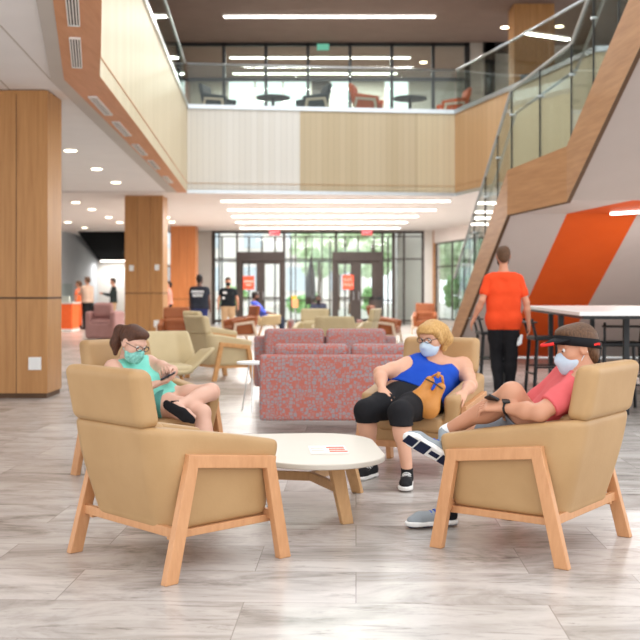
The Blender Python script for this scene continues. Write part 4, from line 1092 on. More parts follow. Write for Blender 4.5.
def shoe(t, an, toe, sole_n, mats, name='sneaker', s=1.0, laces=True, low=.085):
    """an ankle joint, toe tip (at sole level), sole_n outward normal of the sole"""
    an, toe, n = npv(an), npv(toe), unit(sole_n); dz = np.dot(toe-an, n)
    heel_s = an+n*dz; d = unit(toe-heel_s); heel = heel_s-d*.055*s; side_ = np.cross(d, n)
    X = Sdf()
    Ln = np.linalg.norm(toe-heel)
    q = lambda a, h, b=0: heel+d*a*Ln-n*h+side_*b
    X.cone(q(.14,.045), q(.30,.045), .036*s, .036*s, .02); X.cone(q(.30,.045), q(.72,.036), .036*s, .038*s, .02, flat=(n,.95))
    X.cone(q(.72,.034), q(.88,.028), .037*s, .026*s, .02); X.cone(q(.14,.05), an-n*.0, .036*s, .039*s, .02)
    base = (q(0,.018), n)
    o = X.mesh(name, mats[0], t, .006, clips=[(q(0,.020), n), (an-n*.012+d*.0, -n+d*.25)])
    Y = Sdf(); Y.cone(q(.12,.016), q(.45,.016), .037*s, .034*s, .02); Y.cone(q(.45,.016), q(.80,.018), .036*s, .040*s, .02); Y.cone(q(.80,.018), q(.90,.022), .040*s, .028*s, .02)
    so = Y.mesh('sole', mats[1], o, .006, grow=.004, clips=[(q(0,.026), -n), (q(0,.0), n)])
    if len(mats) > 2:
        X.mesh('heel_panel', M['black_cloth'], o, .006, grow=.003, clips=[(q(.24,0), d), (q(0,.026), n), (q(0,.085), -n)])
        bm = new()
        for a, w_, l_ in ((.12,.062,.05),(.34,.030,.05),(.60,.072,.062),(.86,.060,.058)):
            c = q(a,-.001); Rm = Matrix((V(side_), V(d), V(n))).transposed(); box(bm, c, (w_*s,l_*s,.006), Rm, bev=.002)
        obj('tread_pad', bm, mats[2], o)
    if laces:
        bm = new()
        for a in (.36,.44,.52,.60):
            h = .092-.085*(a-.30); pts = [q(a,h-.016,-.028), q(a,h-.003,-.014), q(a,h,.0), q(a,h-.003,.014), q(a,h-.016,.028)]; tube(bm, pts, .005, 5)
        obj('laces', bm, mats[3] if len(mats) > 3 else mats[1], o, smooth=True)
    return o

def mask(t, S, H, mat, strapmat=None, top=-.004, bottom=-.118, back=.0):
    L, F, U, R = H['L'], H['F'], H['U'], H['R']
    Q = Sdf(); Q.ell(L(0,.038,-.060), (.069,.074,.068), H['B']); Q.cone(L(0,.088,-.012), L(0,.104,-.040), .010, .016, .03); Q.ell(L(0,.060,-.098), (.036,.034,.026), H['B'], .03)
    o = Q.mesh('face_mask', mat, t, .004, clips=[(L(0,.10,top), U*1.0+F*.12), (L(0,0,bottom), -U), (L(0,.012,0), -F)])
    for sg in (-1,1):
        bm = new()
        tube(bm, [L(sg*.062,.03,-.03), L(sg*.078,.0,-.002), L(sg*.082,-.02,.012)], .0022, 5); tube(bm, [L(sg*.058,.03,-.085), L(sg*.076,.0,-.04), L(sg*.082,-.022,-.02)], .0022, 5)
        obj('ear_loop', bm, strapmat or mat, o, smooth=True)
def eyes(t, H, lid=None):
    L = H['L']
    for sg in (-1,1):
        e = Sdf(); e.ell(L(sg*.031,.0705,.004), (.0125*H['s'],)*3); o = e.mesh('eye', M['white_gloss'], t, .003)
        bm = new(); c = L(sg*.031,.0800,.001); g = bmesh.ops.create_uvsphere(bm, u_segments=10, v_segments=8, radius=.0055)
        for v in g['verts']: v.co = v.co+V(c)
        obj('iris', bm, M['black'], o, smooth=True)
def glasses(t, H, mat):
    L = H['L']; bm = new()
    for sg in (-1,1):
        pts = [L(sg*.034+.026*math.cos(a), .100-.004*math.cos(a)*sg, .002+.018*math.sin(a)) for a in [2*math.pi*k/16 for k in range(16)]]
        tube(bm, pts, .0028, 6, closed=True); tube(bm, [L(sg*.060,.094,.006), L(sg*.078,.04,.006), L(sg*.084,-.02,.004)], .0024, 6)
    tube(bm, [L(-.008,.103,.006), L(.008,.103,.006)], .0025, 6)
    g = obj('glasses_frame', bm, mat, t, smooth=True)
    return g

M['mask_blue'] = plain('pale_blue_mask', (196,212,226), .8, 0, .2, 3); M['mask_mint'] = plain('mint_print_mask', (130,196,184), .8, 0, .2, 22, 60)
M['black_cloth'] = cloth('black_cloth', (26,25,28)); M['strap_white'] = plain('white_elastic', (232,232,232), .8)

# ----------------------------------------------------------------- blonde woman
Wm_ = empty('person', (.70,7.2,0), 0, 'blonde person in blue tank top, black capris and pale mask sitting in armchair', 'person')
S = Sdf()
hc = P(431.5,337.5,7.33); F = (-.62,-.76,-.20); U = (.06,.05,1)
J = dict(pel=P(412,397,7.22), chest=P(431,377,7.36), neck=P(434,359,7.44), headbase=P(434,348,7.40),
  sh=[P(407,366,7.28), P(464,366,7.50)], el=[P(380,373,7.12), P(471,385,7.22)], wr=[P(382,389,6.98), P(464,393,6.98)],
  hip=[P(399,401,7.12), P(424,402,7.14)], kn=[P(366,411,6.84), P(400,413,6.72)], an=[P(371,461,6.96), P(407,469,6.60)], toe=[None,None])
A, fw, up, lat = body(S, J, dict(torso=1.22, belly=1.16, arm=1.14, leg=1.14, bust=True, tummy=True, neckr=1.1, fsign=-1))
if fw[1] > 0: print('woman fw flips')
add_hand(S, J['wr'][0], P(386,400,6.90)-J['wr'][0], (.1,.5,-1), (1,-.1,.1), curl=(.3,.5,.3), s=1.0, spread=.14)
add_hand(S, J['wr'][1], P(457,402,6.86)-J['wr'][1], (-.3,.5,-.9), (-1,0,.3), curl=(.25,.45,.35), s=1.0, spread=.22)
H = add_head(S, hc, F, U, 1.12)
WS = skin((214,162,134)); S.mesh('body', WS, Wm_, .0045, tags=('pelvis','torso','neck','head','nose','ear','uarm_l','uarm_r','farm_l','farm_r','hand','thigh_l','thigh_r','shin_l','shin_r'))
nk = npv(J['neck']); 
S.mesh('tank_top', cloth('cobalt_knit', (24,72,178)), Wm_, .006, tags=('torso','pelvis'), grow=.013, radial=[(nk-up*.035+fw*.085, .098), (nk+up*.03, .085), (npv(J['sh'][0])-lat*.035-up*.02, .092), (npv(J['sh'][1])+lat*.035-up*.02, .092)],
  clips=[(nk-up*.012, up), (npv(J['pel'])-up*.02, -up)])
S.mesh('capri_trousers', M['black_cloth'], Wm_, .006, tags=('pelvis','thigh_l','thigh_r','shin_l','shin_r'), grow=.014,
  clips=[(npv(J['pel'])+up*.12, up), (npv(J['kn'][0])*.78+npv(J['an'][0])*.22, (0,0,-1))])
bk = cloth('black_mesh_shoe', (34,34,36)); wh = M['white_gloss']
shoe(Wm_, J['an'][0], P(357,481,6.80)*1.0, (0,0,-1), (bk, wh)); shoe(Wm_, J['an'][1], V((J['an'][1].x-.03, 6.40, .012)), (0,0,-1), (bk, wh))
HS = Sdf(); L = H['L']; B = H['B']
HS.ell(L(0,-.022,.034), (.088,.098,.094), B, .0); HS.ell(L(.0,.052,.078), (.066,.045,.034), B, .03); HS.ell(L(0,.078,.060), (.058,.028,.018), B, .02)
for sg in (-1,1): HS.cone(L(sg*.072,.04,.05), L(sg*.078,-.0,-.03), .022, .018, .02)
HS.cone(L(-.035,-.07,.02), L(-.055,-.10,-.03), .070, .055, .03); HS.cone(L(-.06,-.09,-.03), L(-.055,-.06,-.095), .040, .022, .02); HS.cone(L(.06,.05,.055), L(.078,.03,-.04), .018, .010, .015)
HS.ell(L(0,.095,-.02), (.058,.07,.062), B, .02, sub=True)
HS.mesh('hair', hair_mat('blonde_hair', (222,178,112), (176,128,70)), Wm_, .005)
mask(Wm_, S, H, M['mask_blue'], M['strap_white']); eyes(Wm_, H); glasses(Wm_, H, M['bronze'])
# her bag
bag = empty('handbag', P(429,404,6.98), 0, 'tan leather handbag on lap of the blonde woman', 'handbag')
cB = P(429.5,394,6.90); bx = unit((.50,0,.86)); bn = unit((-.35,-.93,.2)); bn = unit(bn-bx*np.dot(bn,bx)); bs = np.cross(bx, bn)
BS = Sdf(); cB = npv(cB)
for s_ in (-1,1): BS.cone(cB-bx*.10+bs*s_*.055, cB+bx*.08+bs*s_*.045, .042, .030, .05, flat=None)
BS.ell(cB-bx*.08, (.115,.05,.075), np.stack([bs,bn,bx],1), .05)
leather = plain('tan_leather', (202,134,62), .45, 0, .4, 8, 14, .2); BS.mesh('bag_body', leather, bag, .006)
bm = new(); tube(bm, [cB+bx*.10-bs*.05, cB+bx*.14-bs*.02+bn*.02, cB+bx*.145+bs*.02+bn*.02, cB+bx*.10+bs*.05], .009, 8); obj('handle', bm, leather, bag, smooth=True)
bm = new(); tube(bm, [cB+bx*.075-bs*.07+bn*.03, cB+bx*.08+bn*.045, cB+bx*.075+bs*.07+bn*.03], .005, 6); obj('zip', bm, M['bronze'], bag)
bm = new(); tube(bm, [cB+bx*.12-bs*.0+bn*.03, cB+bx*.16-bs*.01+bn*.03], .012, 8); obj('tassel', bm, leather, bag, smooth=True)

# ----------------------------------------------------------------- man with visor
Mn = empty('person', (1.15,5.05,0), 0, 'person in pink tee and black-red visor sitting cross-legged in right armchair', 'person')
S = Sdf(); hc = P(576.5,348,5.06); F = (-.96,-.10,-.20); U = (-.18,.02,.98)
J = dict(pel=V((1.06,5.13,.50)), chest=V((1.235,5.07,.735)), neck=V((1.315,5.04,.865)), headbase=V((1.275,5.05,.925)),
  sh=[V((1.24,4.88,.815)), V((1.25,5.23,.815))], el=[P(540,413,4.80), V((1.03,5.36,.60))], wr=[P(503,407,4.93), V((.90,5.20,.66))],
  hip=[V((1.09,5.04,.50)), V((1.05,5.22,.50))], kn=[P(512,394,4.97), V((.80,5.52,.50))], an=[P(446,432,5.22), P(447,503,5.50)], toe=[None,None])
A, fw, up, lat = body(S, J, dict(torso=1.02, arm=1.05, leg=1.0, fsign=1, back=[(.3,0,-1),(0,0,0)]))
print('man fw', fw)
d = unit(P(489,402,4.97)-J['wr'][0])
add_hand(S, J['wr'][0], (-.75,.35,.0), (0,.5,-.9), (0,.8,.3), curl=(.35,.6,.5), s=1.0)
add_hand(S, J['wr'][1], (-.5,-.55,.1), (0,0,-1), (-.7,.4,0), curl=(.5,.6,.5), s=1.0)
H = add_head(S, hc, F, U)
MS = skin((198,142,112)); S.mesh('body', MS, Mn, .0045)
nk = npv(J['neck'])
pink = cloth('heather_pink_jersey', (216,98,100))
S.mesh('t_shirt', pink, Mn, .006, tags=('torso','pelvis','uarm_l','uarm_r'), grow=.014, clips=[(nk-up*.012, up+fw*.35), (npv(J['sh'][0])*.22+npv(J['el'][0])*.78, npv(J['el'][0])-npv(J['sh'][0])), (npv(J['pel'])-up*.03, -up)] )
kn_d = [unit(npv(J['kn'][i])-npv(J['hip'][i])) for i in (0,1)]
for i, tg in ((0,'thigh_l'),(1,'thigh_r')):
    S.mesh('shorts', cloth('grey_shorts_cloth', (120,124,130)), Mn, .006, tags=('pelvis', tg), grow=.018, clips=[(npv(J['hip'][i])*.25+npv(J['kn'][i])*.75, kn_d[i]), (npv(J['pel'])+up*.06, up)])
gy = cloth('grey_knit_shoe', (150,156,160)); nav = cloth('black_blue_tread', (30,36,60)); bl = cloth('royal_blue_lace', (52,92,190))
shoe(Mn, J['an'][0], P(404,437,5.06)+V((.0,0,0)), (-.25,-.72,-.62), (gy, wh, nav, bl)); shoe(Mn, J['an'][1], V((.452,5.44,.012)), (0,0,-1), (gy, wh, nav, bl))
for i in (0,1):
    X = Sdf(); a0 = npv(J['an'][i]); k0 = npv(J['kn'][i]); X.cone(a0, a0*.925+k0*.075, .038, .037); X.mesh('sock', M['strap_white'], Mn, .006)
HS = Sdf(); L = H['L']; B = H['B']
HS.ell(L(0,-.020,.036), (.083,.096,.088), B); HS.ell(L(0,.045,.088), (.06,.045,.030), B, .03); HS.ell(L(0,-.06,-.03), (.066,.046,.07), B, .03)
HS.ell(L(0,.10,-.03), (.10,.105,.10), B, .01, sub=True)
HS.mesh('hair', hair_mat('brown_hair', (112,78,52), (74,50,34)), Mn, .005)
# visor: band round the head + brim
bm = new(); pts = []
for k in range(28):
    a = 2*math.pi*k/28; pts.append((L(.088*math.sin(a), -.012+.106*math.cos(a), .030+.034*math.cos(a)-.004)))
n_ = len(pts); ring_lo = [bm.verts.new(V(p)-V(H['U'])*.022) for p in pts]; ring_hi = [bm.verts.new(V(p)*1.0+V(H['U'])*.024) for p in pts]
for k in range(n_): bm.faces.new((ring_lo[k], ring_lo[(k+1)%n_], ring_hi[(k+1)%n_], ring_hi[k]))
vo = obj('visor_band', bm, M['black_cloth'], Mn, smooth=True); so = vo.modifiers.new('s','SOLIDIFY'); so.thickness = .005; so.offset = 0
red = cloth('red_trim', (232,56,52))
bm = new(); inner, outer, lo2 = [], [], []
for k in range(13):
    a = math.radians(-62+124*k/12); c = math.cos(a)
    inner.append(V(L(.085*math.sin(a), -.012+.104*math.cos(a), .040+.030*c))); outer.append(V(L(.090*math.sin(a), .0+(.104+.064)*c, .050-.002*c)))
iv = [bm.verts.new(p) for p in inner]; ov = [bm.verts.new(p) for p in outer]
for k in range(12): bm.faces.new((iv[k], iv[k+1], ov[k+1], ov[k]))
b_ = obj('visor_brim', bm, M['black_cloth'], vo, smooth=True); so = b_.modifiers.new('s','SOLIDIFY'); so.thickness = .006; so.offset = 0
bm = new(); tube(bm, [p+V(H['U'])*.0 for p in outer[2:11]], .008, 8); o = obj('brim_edge', bm, red, vo, smooth=True); o['label'] = 'red brim edge'
bm = new(); box(bm, L(-.078,-.075,.004), (.004,.03,.010), Matrix((V(H['R']),V(H['F']),V(H['U']))).transposed()); obj('visor_tab', bm, red, vo)
bm = new(); box(bm, L(-.062,-.090,.002), (.03,.006,.012), Matrix((V(H['R']),V(H['F']),V(H['U']))).transposed()); obj('visor_tab', bm, red, vo)
mask(Mn, S, H, M['mask_blue'], M['strap_white']); eyes(Mn, H)
# wrist watch
wr = npv(J['wr'][0]); el = npv(J['el'][0]); ad = unit(wr-el); wc = wr-ad*.02
bm = new(); Fm = frame3(V(ad)); tube(bm, [V(wc)+Fm @ V((math.cos(a)*.029, math.sin(a)*.029, 0)) for a in [2*math.pi*k/16 for k in range(16)]], .006, 6, closed=True)
wt = obj('watch_strap', bm, M['black'], Mn, smooth=True); bm = new(); box(bm, V(wc)+V((-.005,-.012,.032)), (.036,.036,.010), frame3(V((0,-.3,1))), bev=.003); obj('watch_face', bm, M['black'], wt)
ph = empty('mobile_phone', P(493,399,4.94), 0, 'black mobile phone held on the knee of the man in pink', 'phone')
M['screen'] = plain('dark_screen', (60,72,86), .15, 0, .6, 3)
Rm = Matrix.Rotation(.15,3,'Z') @ Matrix.Rotation(-.25,3,'X') @ Matrix.Rotation(.5,3,'Y'); c_ = P(492.5,399.0,4.95)+V((0,.02,.0))
bm = new(); box(bm, c_, (.055,.085,.009), Rm, bev=.003); obj('phone_case', bm, M['black'], ph); bm = new(); box(bm, V(c_)+Rm @ V((0,0,.0055)), (.047,.075,.002), Rm); obj('screen', bm, M['screen'], ph)

# ----------------------------------------------------------------- young woman with phone
Gp = empty('person', (-1.15,7.05,0), 0, 'brown-haired young person in mint tank top looking at phone, ankle on knee', 'person')
S = Sdf(); hc = P(133.5,343,7.03); F = (.74,-.52,-.42); U = (.30,-.12,.95)
J = dict(pel=V((-1.08,7.06,.50)), chest=P(134,380,7.12), neck=P(125,361,7.16), headbase=P(128,352,7.10),
  sh=[P(149,363,7.28), P(112,368,7.00)], el=[P(172,371,7.10), P(131,392,6.84)], wr=[P(165,379,6.90), P(156,384,6.80)],
  hip=[V((-1.05,7.14,.50)), V((-1.10,6.98,.49))], kn=[P(211,392,7.02), P(202,413,6.84)], an=[P(176,407,6.76), V((-.72,6.68,.10))], toe=[P(193,417,6.66), V((-.60,6.55,.03))])
A, fw, up, lat = body(S, J, dict(torso=.98, belly=1.08, arm=.98, leg=1.02, bust=True, fsign=-1, neckr=.95))
print('girl fw', fw)
add_hand(S, J['wr'][0], (.15,-.9,.35), (-.2,-.2,.9), (.8,.1,0), curl=(.35,.5,.4), s=.95)
add_hand(S, J['wr'][1], (.85,.1,.25), (-.2,.3,.9), (-.2,.9,0), curl=(.4,.5,.4), s=.95)
H = add_head(S, hc, F, U, 1.04)
GS = skin((216,170,148)); S.mesh('body', GS, Gp, .0045)
nk = npv(J['neck'])
S.mesh('tank_top', cloth('mint_jersey', (130,214,196)), Gp, .006, tags=('torso','pelvis'), grow=.012, radial=[(nk-up*.04+fw*.08, .085), (nk+up*.03, .075), (npv(J['sh'][0])-lat*.03-up*.02, .080), (npv(J['sh'][1])+lat*.03-up*.02, .080)],
  clips=[(nk-up*.012, up), (npv(J['pel'])-up*.02, -up)])
S.mesh('shorts', cloth('teal_shorts', (86,150,140)), Gp, .006, tags=('pelvis','thigh_l','thigh_r'), grow=.013, clips=[(npv(J['pel'])+up*.05, up), (npv(J['pel'])+npv((.05,-.02,0)), (1,-.2,0))])
# sandal on the crossed foot
a0, t0 = npv(J['an'][0]), npv(J['toe'][0]); d = unit(t0-a0); n = unit(npv((.05,-1,-.30))-d*np.dot(npv((.05,-1,-.30)),d)); sd = np.cross(d, n)
X = Sdf(); X.cone(a0-d*.05+n*.036, t0-d*.05+n*.033, .034, .044, .02, flat=(n,.5)); X.cone(t0-d*.05+n*.033, t0+d*.03+n*.03, .044, .030, .02, flat=(n,.5))
sn = X.mesh('sandal', M['black_cloth'], Gp, .005, clips=[(a0+n*.052, n), (a0+n*.030, -n)])
bm = new(); tube(bm, [a0-d*.02+sd*.036+n*.034, a0+d*.0+sd*.040-n*.01, a0+d*.035-n*.042, a0-sd*.040-n*.01, a0-d*.02-sd*.036+n*.034], .007, 6)
tube(bm, [a0+d*.035-n*.040, a0+d*.10+n*.0-n*.03], .007, 6); obj('strap', bm, M['black_cloth'], sn, smooth=True)
HS = Sdf(); L = H['L']; B = H['B']
HS.ell(L(0,-.022,.036), (.083,.096,.088), B); HS.ell(L(0,.040,.086), (.060,.050,.032), B, .03)
HS.cone(L(0,-.11,.05), L(.0,-.15,.02), .030, .040, .02); HS.cone(L(0,-.15,.02), L(.01,-.14,-.07), .042, .040, .02); HS.cone(L(.01,-.14,-.07), L(.02,-.10,-.13), .038, .016, .02)
HS.ell(L(0,.10,-.035), (.10,.105,.10), B, .01, sub=True)
HS.mesh('hair', hair_mat('chestnut_hair', (98,60,40), (64,38,26)), Gp, .005)
mask(Gp, S, H, M['mask_mint'], M['mask_mint']); eyes(Gp, H); glasses(Gp, H, M['bronze'])
bm = new(); box(bm, L(.0,.108,-.052), (.022,.006,.008), Matrix((V(H['R']),V(H['F']),V(H['U']))).transposed(), bev=.002); obj('mask_flower', bm, cloth('coral', (236,96,96)), Gp)
ph = empty('mobile_phone', P(168,375,6.78), 0, 'dark mobile phone held by the young woman in mint top', 'phone')
Rm = frame3(V((-.45,-.1,.9)), V((0,1,0))); c_ = P(168,376,6.79)
bm = new(); box(bm, c_, (.105,.066,.009), Rm, bev=.003); obj('phone_case', bm, M['black'], ph); bm = new(); box(bm, V(c_)+Rm @ V((0,0,.0055)), (.092,.058,.002), Rm); obj('screen', bm, M['screen'], ph)

# ----------------------------------------------------------------- people further away
def stander(label, px, Y, pyhead, fdir, mats, pose='stand', vox=.012, fat=1.0, hairm=None, extra=None, H_=None, short=True, arms=None, legs=True, long_hair=False, maskm=None, legpose=None, dz=0):
    X0 = (px-320)*Y/FPX; top = EYE+(HOR-pyhead)*Y/FPX if H_ is None else H_
    k = top/1.78; f = unit((fdir[0],fdir[1],0)); l = np.cross([0,0,1.], f)   # l = person's left
    pt = lambda a, b, z: V((X0+f[0]*a+l[0]*b, Y+f[1]*a+l[1]*b, z*k))
    t = empty('person', (X0,Y,0), 0, label, 'person'); S = Sdf()
    ar = arms or [((0,.225,1.16),(.05,.25,.90)), ((0,-.225,1.16),(.05,-.25,.90))]
    lg = legpose or [((.02,.10,.50),(.0,.11,.09),(.17,.13,.02)), ((.02,-.10,.50),(-.0,-.11,.09),(.17,-.13,.02))]
    J = dict(pel=pt(0,0,.95), chest=pt(0,0,1.25), neck=pt(-.01,0,1.46), headbase=pt(.0,0,1.53),
      sh=[pt(0,.168*fat**.5,1.385), pt(0,-.168*fat**.5,1.385)], el=[pt(*ar[0][0]), pt(*ar[1][0])], wr=[pt(*ar[0][1]), pt(*ar[1][1])],
      hip=[pt(0,.09,.92), pt(0,-.09,.92)], kn=[pt(*lg[0][0]), pt(*lg[1][0])], an=[pt(*lg[0][1]), pt(*lg[1][1])], toe=[pt(*lg[0][2]), pt(*lg[1][2])])
    A, fw, up, lat = body(S, J, dict(torso=1.05*fat, arm=.98*fat**.5, leg=1.0*fat**.5, fsign=1))
    for i in (0,1):
        d_ = npv(J['wr'][i])-npv(J['el'][i]); s_ = (1,-1)[i]
        add_hand(S, J['wr'][i], d_, -l*s_+f*.1, f, curl=(.3,.4,.3), s=1.0)
    H = add_head(S, npv(pt(.02,0,1.66)), (f[0],f[1],-.08), (0,0,1))
    S.mesh('body', mats['skin'], t, vox)
    up3 = npv((0,0,1))
    cl = [(npv(J['neck'])+up3*.012, up3), (npv(pt(0,0,mats.get('hem',.86))), -up3)]
    if short: cl += []
    tg = ['torso','pelvis','thigh_l','thigh_r']
    S.mesh('shirt', mats['shirt'], t, vox, tags=('torso','pelvis','thigh_l','thigh_r'), grow=.022, clips=cl)
    for i, s_ in ((0,'l'),(1,'r')):
        fr_ = mats.get('sleeve', .62); e, s0 = npv(J['el'][i]), npv(J['sh'][i])
        S.mesh('sleeve', mats['shirt'], t, vox, tags=('uarm_'+s_,) if fr_ < 1 else ('uarm_'+s_,'farm_'+s_), grow=.017, clips=[(s0*(1-fr_)+e*fr_, e-s0)] if fr_ < 1 else [(J['wr'][i], npv(J['wr'][i])-e)])
    S.mesh('trousers', mats['pants'], t, vox, tags=('pelvis','thigh_l','thigh_r','shin_l','shin_r'), grow=.020, clips=[(npv(pt(0,0,1.0)), up3), (npv(pt(0,0,.07)), -up3)])
    for i in (0,1):
        X = Sdf(); a0, t0 = npv(J['an'][i]), npv(J['toe'][i]); g0 = a0.copy(); g0[2] = t0[2]+.02
        X.cone(g0-f*.04, g0+f*.06, .040, .040, .02); X.cone(g0+f*.06, t0+npv((0,0,.012)), .040, .028, .02); X.cone(g0, a0, .04, .042, .02)
        X.mesh('shoe', mats.get('shoe', M['black_cloth']), t, max(vox*.7,.006), clips=[(npv((0,0,t0[2]-.02 if t0[2] > .05 else .003)), -up3)])
    L = H['L']; B = H['B']; HS = Sdf(); HS.ell(L(0,-.020,.034), (.083,.098,.090), B); HS.ell(L(0,.045,.085), (.06,.045,.03), B, .03)
    if mats.get('hairlen', 0):
        HS.cone(L(0,-.075,.0), L(0,-.085,-.12*mats['hairlen']), .075, .055, .03)
    else: HS.ell(L(0,-.055,-.02), (.068,.05,.07), B, .03)
    HS.ell(L(0,.105,-.035), (.11,.105,.10), B, .01, sub=True)
    HS.mesh('hair', hairm, t, max(vox*.6,.006))
    if maskm: mask(t, S, H, maskm, maskm)
    eyes(t, H) if fdir[1] < 0 and vox < .02 else None
    return t, J, H, pt, S
dk = hair_mat('dark_hair', (48,38,34), (30,24,22)); bh = M['brown_hair']
# man in orange walking away
t, J, H, pt, S = stander('person in bright orange tee and black trousers walking away toward the stair', 503.5, 12.1, 245.5, (.06,1), dict(skin=skin((214,150,120)), shirt=cloth('neon_orange_jersey', (240,78,36)), pants=M['black_cloth'], hem=.80, sleeve=.75, shoe=cloth('dark_grey_shoe', (70,72,76))),
  vox=.008, hairm=bh, maskm=M['black_cloth'], arms=[((-.06,.255,1.14),(.03,.345,.92)), ((.0,-.265,1.12),(.04,-.30,.87))], legpose=[((.10,.07,.50),(-.02,.06,.13),(.13,.08,.06)), ((.02,-.09,.50),(.06,-.08,.09),(.24,-.09,.02))])
c_ = P(521.5,340,11.98); mk = empty('face_mask', c_, 0, 'crumpled white mask or paper held by the man in orange', 'mask')
X = Sdf(); X.cone(c_+V((0,0,.05)), c_+V((-.02,0,-.03)), .018, .024, .02, flat=((0,1,0),.5)); X.cone(c_+V((-.02,0,-.03)), c_+V((-.045,0,-.06)), .016, .01, .02); X.mesh('mask_sheet', M['strap_white'], mk, .006)
bm = new(); tube(bm, [c_+V((0,0,.04)), c_+V((-.045,.0,.02)), c_+V((-.05,0,-.05))], .003, 5); obj('ear_loop', bm, M['strap_white'], mk)
navy = cloth('charcoal_navy_tee', (52,56,66)); khk = cloth('khaki_cotton', (196,164,128)); jean = cloth('blue_denim', (58,66,120)); blk = cloth('black_polo_cloth', (28,32,36))
t, J, H, pt, S = stander('person with back turned in charcoal tee with white lettering and blue jeans', 199.5, 25.3, 274.5, (.12,.99), dict(skin=skin((120,82,66)), shirt=navy, pants=jean, hem=.88), fat=1.18, hairm=dk, maskm=M['black_cloth'], vox=.014)
bm = new(); ft, dd = .0, 0
for (a, b, z, w_, h_) in ((-.19,.0,1.335,.30,.05),(-.19,.0,1.27,.26,.022),(-.19,.0,1.225,.24,.04)):
    c_ = pt(a, b, z); box(bm, c_+V((0,-.01,0)), (w_,.02,h_))
obj('shirt_lettering', bm, M['strap_white'], t)
t, J, H, pt, S = stander('person in black polo, black mask and khaki trousers facing us near entrance', 228, 28.3, 277.5, (.1,-1), dict(skin=skin((196,140,112)), shirt=blk, pants=khk, hem=.92), hairm=dk, maskm=M['black_cloth'], vox=.014, arms=[((0,.25,1.16),(.05,.27,.92)), ((0,-.25,1.16),(.05,-.27,.92))])
bm = new(); box(bm, pt(.155,-.09,1.33), (.11,.02,.05)); box(bm, pt(.165,-.12,1.17), (.06,.02,.06)); obj('name_badge', bm, M['strap_white'], t)
beige = cloth('beige_cloth', (196,170,152)); org = cloth('orange_garment', (250,120,70))
stander('person in beige top and black trousers standing in line at far left', 87.5, 34.5, 276.5, (-.75,.6), dict(skin=skin((206,150,124)), shirt=beige, pants=M['black_cloth'], hem=.9, hairlen=.5), hairm=bh, vox=.016, fat=1.12, arms=[((.16,.2,1.18),(.36,.12,1.28)), ((.12,-.23,1.15),(.34,-.14,1.2))])
stander('person in orange top and orange leggings at far left counter', 79, 36.2, 281, (-.9,.2), dict(skin=skin((206,150,124)), shirt=org, pants=org, hem=.8, hairlen=.6), hairm=bh, vox=.016)
stander('person in black jacket and khaki trousers reading phone at far left', 113.5, 36.5, 278, (-.95,-.1), dict(skin=skin((196,140,112)), shirt=cloth('black_jacket', (40,48,48)), pants=khk, hem=.88, sleeve=1.2), hairm=dk, vox=.016, arms=[((.1,.2,1.15),(.36,.12,1.22)), ((.1,-.2,1.15),(.36,-.12,1.22))])
stander('person in pale pink top glimpsed behind the middle wooden pillar', 168.5, 35.5, 281, (-.9,-.3), dict(skin=skin((200,140,116)), shirt=cloth('faded_pink', (206,150,140)), pants=M['black_cloth'], hem=.9, hairlen=.6), hairm=dk, vox=.016)
# shoulder bag of the beige person
c_ = P(95.5,307,34.6); hb = empty('shoulder_bag', c_, 0, 'black shoulder bag hanging on the person in beige at far left', 'bag')
X = Sdf(); X.cone(c_, c_+V((.0,0,-.12)), .10, .12, .03, flat=((0,1,0),.6)); X.mesh('bag_body', M['black_cloth'], hb, .015); bm = new(); tube(bm, [c_+V((-.05,0,.05)), c_+V((-.22,.1,.45))], .02, 6); obj('strap', bm, M['black_cloth'], hb)
# seated people far away
def sitter(label, px, Y, pyhead, fdir, shirt, pants, sk, hairm, vox=.014, recline=.15):
    X0 = (px-320)*Y/FPX; f = unit((fdir[0],fdir[1],0)); l = np.cross([0,0,1.], f); top = EYE+(HOR-pyhead)*Y/FPX; z0 = top-1.24
    pt = lambda a, b, z: V((X0+f[0]*a+l[0]*b, Y+f[1]*a+l[1]*b, z+z0*(1 if z > .5 else z/.5*1 if z > .1 else 0)))
    t = empty('person', (X0,Y,0), 0, label, 'person'); S = Sdf(); r = recline
    J = dict(pel=pt(.05,0,.56), chest=pt(-.04-r*.5,0,.84), neck=pt(-.08-r,0,1.03), headbase=pt(-.05-r,0,1.08), sh=[pt(-.07-r,.17,.99), pt(-.07-r,-.17,.99)], el=[pt(.02,.24,.74), pt(.02,-.24,.74)], wr=[pt(.26,.16,.70), pt(.26,-.16,.70)],
      hip=[pt(.05,.09,.55), pt(.05,-.09,.55)], kn=[pt(.47,.12,.54), pt(.47,-.12,.54)], an=[pt(.55,.12,.09), pt(.55,-.12,.09)], toe=[pt(.72,.12,.03), pt(.72,-.12,.03)])
    body(S, J, dict(torso=1.05, fsign=1))
    for i in (0,1): add_hand(S, J['wr'][i], f, (0,0,-1), -l*(1,-1)[i], s=1.0)
    H = add_head(S, npv(pt(-.02-r,0,1.17+.0)), (f[0],f[1],-.2), (0,0,1)); S.mesh('body', sk, t, vox)
    u3 = npv((0,0,1.))
    S.mesh('shirt', shirt, t, vox, tags=('torso','uarm_l','uarm_r'), grow=.02, clips=[(J['neck'], u3)])
    S.mesh('trousers', pants, t, vox, tags=('pelvis','thigh_l','thigh_r','shin_l','shin_r'), grow=.02, clips=[(pt(0,0,.66), u3)])
    HS = Sdf(); HS.ell(H['L'](0,-.02,.034), (.084,.1,.092), H['B']); HS.ell(H['L'](0,-.05,-.02), (.07,.05,.07), H['B'], .03); HS.ell(H['L'](0,.105,-.035), (.11,.105,.10), H['B'], .01, sub=True); HS.mesh('hair', hairm, t, .01)
    mask(t, S, H, M['black_cloth'], M['black_cloth'])
    return t
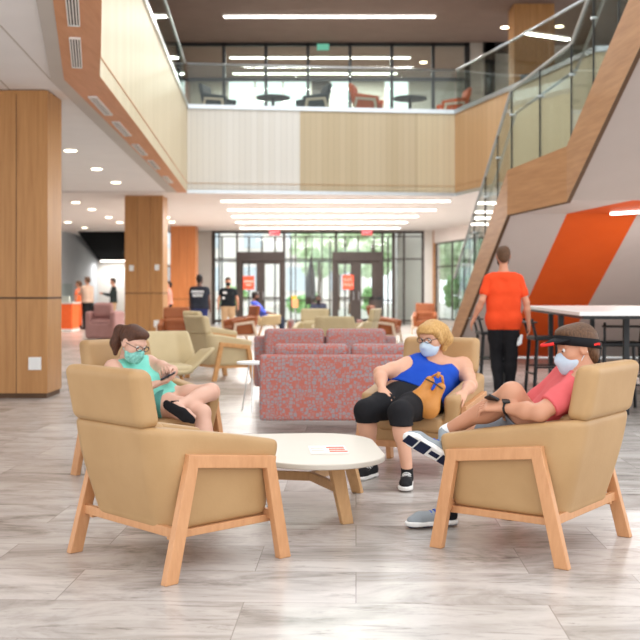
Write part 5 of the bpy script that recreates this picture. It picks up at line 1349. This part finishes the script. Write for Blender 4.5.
sitter('person in blue shirt and dark jeans reclining in cream shell chair near doors', 263, 27.8, 293.5, (.98,.1), cloth('periwinkle_blue_tee', (84,104,220)), cloth('dark_denim', (44,52,70)), skin((120,82,66)), dk, recline=.18)
sitter('person in dark top with white collar seated below the closed umbrella', 318.5, 31, 296.5, (0,-1), cloth('dark_navy_top', (36,40,56)), M['black_cloth'], skin((96,66,54)), dk)
# ================================================================= LIGHT AND CAMERA
w = bpy.data.worlds.new('sky'); bpy.context.scene.world = w; w.use_nodes = True
bgn = w.node_tree.nodes['Background']; bgn.inputs[0].default_value = (.93,.965,1,1); bgn.inputs[1].default_value = 2.5
def area(name, loc, rot, sx, sy, power, colr=(1,.965,.93)):
    l = bpy.data.lights.new(name, 'AREA'); l.shape = 'RECTANGLE'; l.size = sx; l.size_y = sy; l.energy = power; l.color = colr
    o = bpy.data.objects.new(name, l); C.objects.link(o); o.location = loc; o.rotation_euler = rot; return o
for i, (p, L_, w_) in enumerate(FIX): area('linear_light_%d' % i, p, (0,0,0), L_, w_, (265 if L_ > 3 else 70) if p.z < 5 else 400)
for i, p in enumerate(SPOT):
    l = bpy.data.lights.new('downlight_lamp', 'SPOT'); l.energy = 280; l.spot_size = 2.4; l.spot_blend = .8; l.shadow_soft_size = .1; l.color = (1,.93,.84)
    o = bpy.data.objects.new('downlight_lamp', l); C.objects.link(o); o.location = p
cam = bpy.data.cameras.new('camera'); co = bpy.data.objects.new('camera', cam); C.objects.link(co)
co.location = (0,0,EYE); co.rotation_euler = (math.pi/2,0,0)
cam.sensor_width = 36; cam.sensor_fit = 'HORIZONTAL'; cam.lens = FPX/640*36; cam.shift_y = -(320-HOR)/640; cam.clip_end = 300; cam.clip_start = .05
cam.dof.use_dof = True; cam.dof.focus_distance = 5.2; cam.dof.aperture_fstop = 3.4
sc = bpy.context.scene; bpy.context.scene.camera = co
sc.view_settings.view_transform = 'Standard'; sc.view_settings.look = 'None'; sc.view_settings.gamma = 1; sc.view_settings.exposure = -.22
sc.cycles.max_bounces = 8; sc.cycles.diffuse_bounces = 4; sc.cycles.transparent_max_bounces = 24; sc.cycles.use_denoising = True
sc.cycles.sample_clamp_indirect = 8; sc.cycles.caustics_reflective = False; sc.cycles.caustics_refractive = False
bpy.context.view_layer.update()
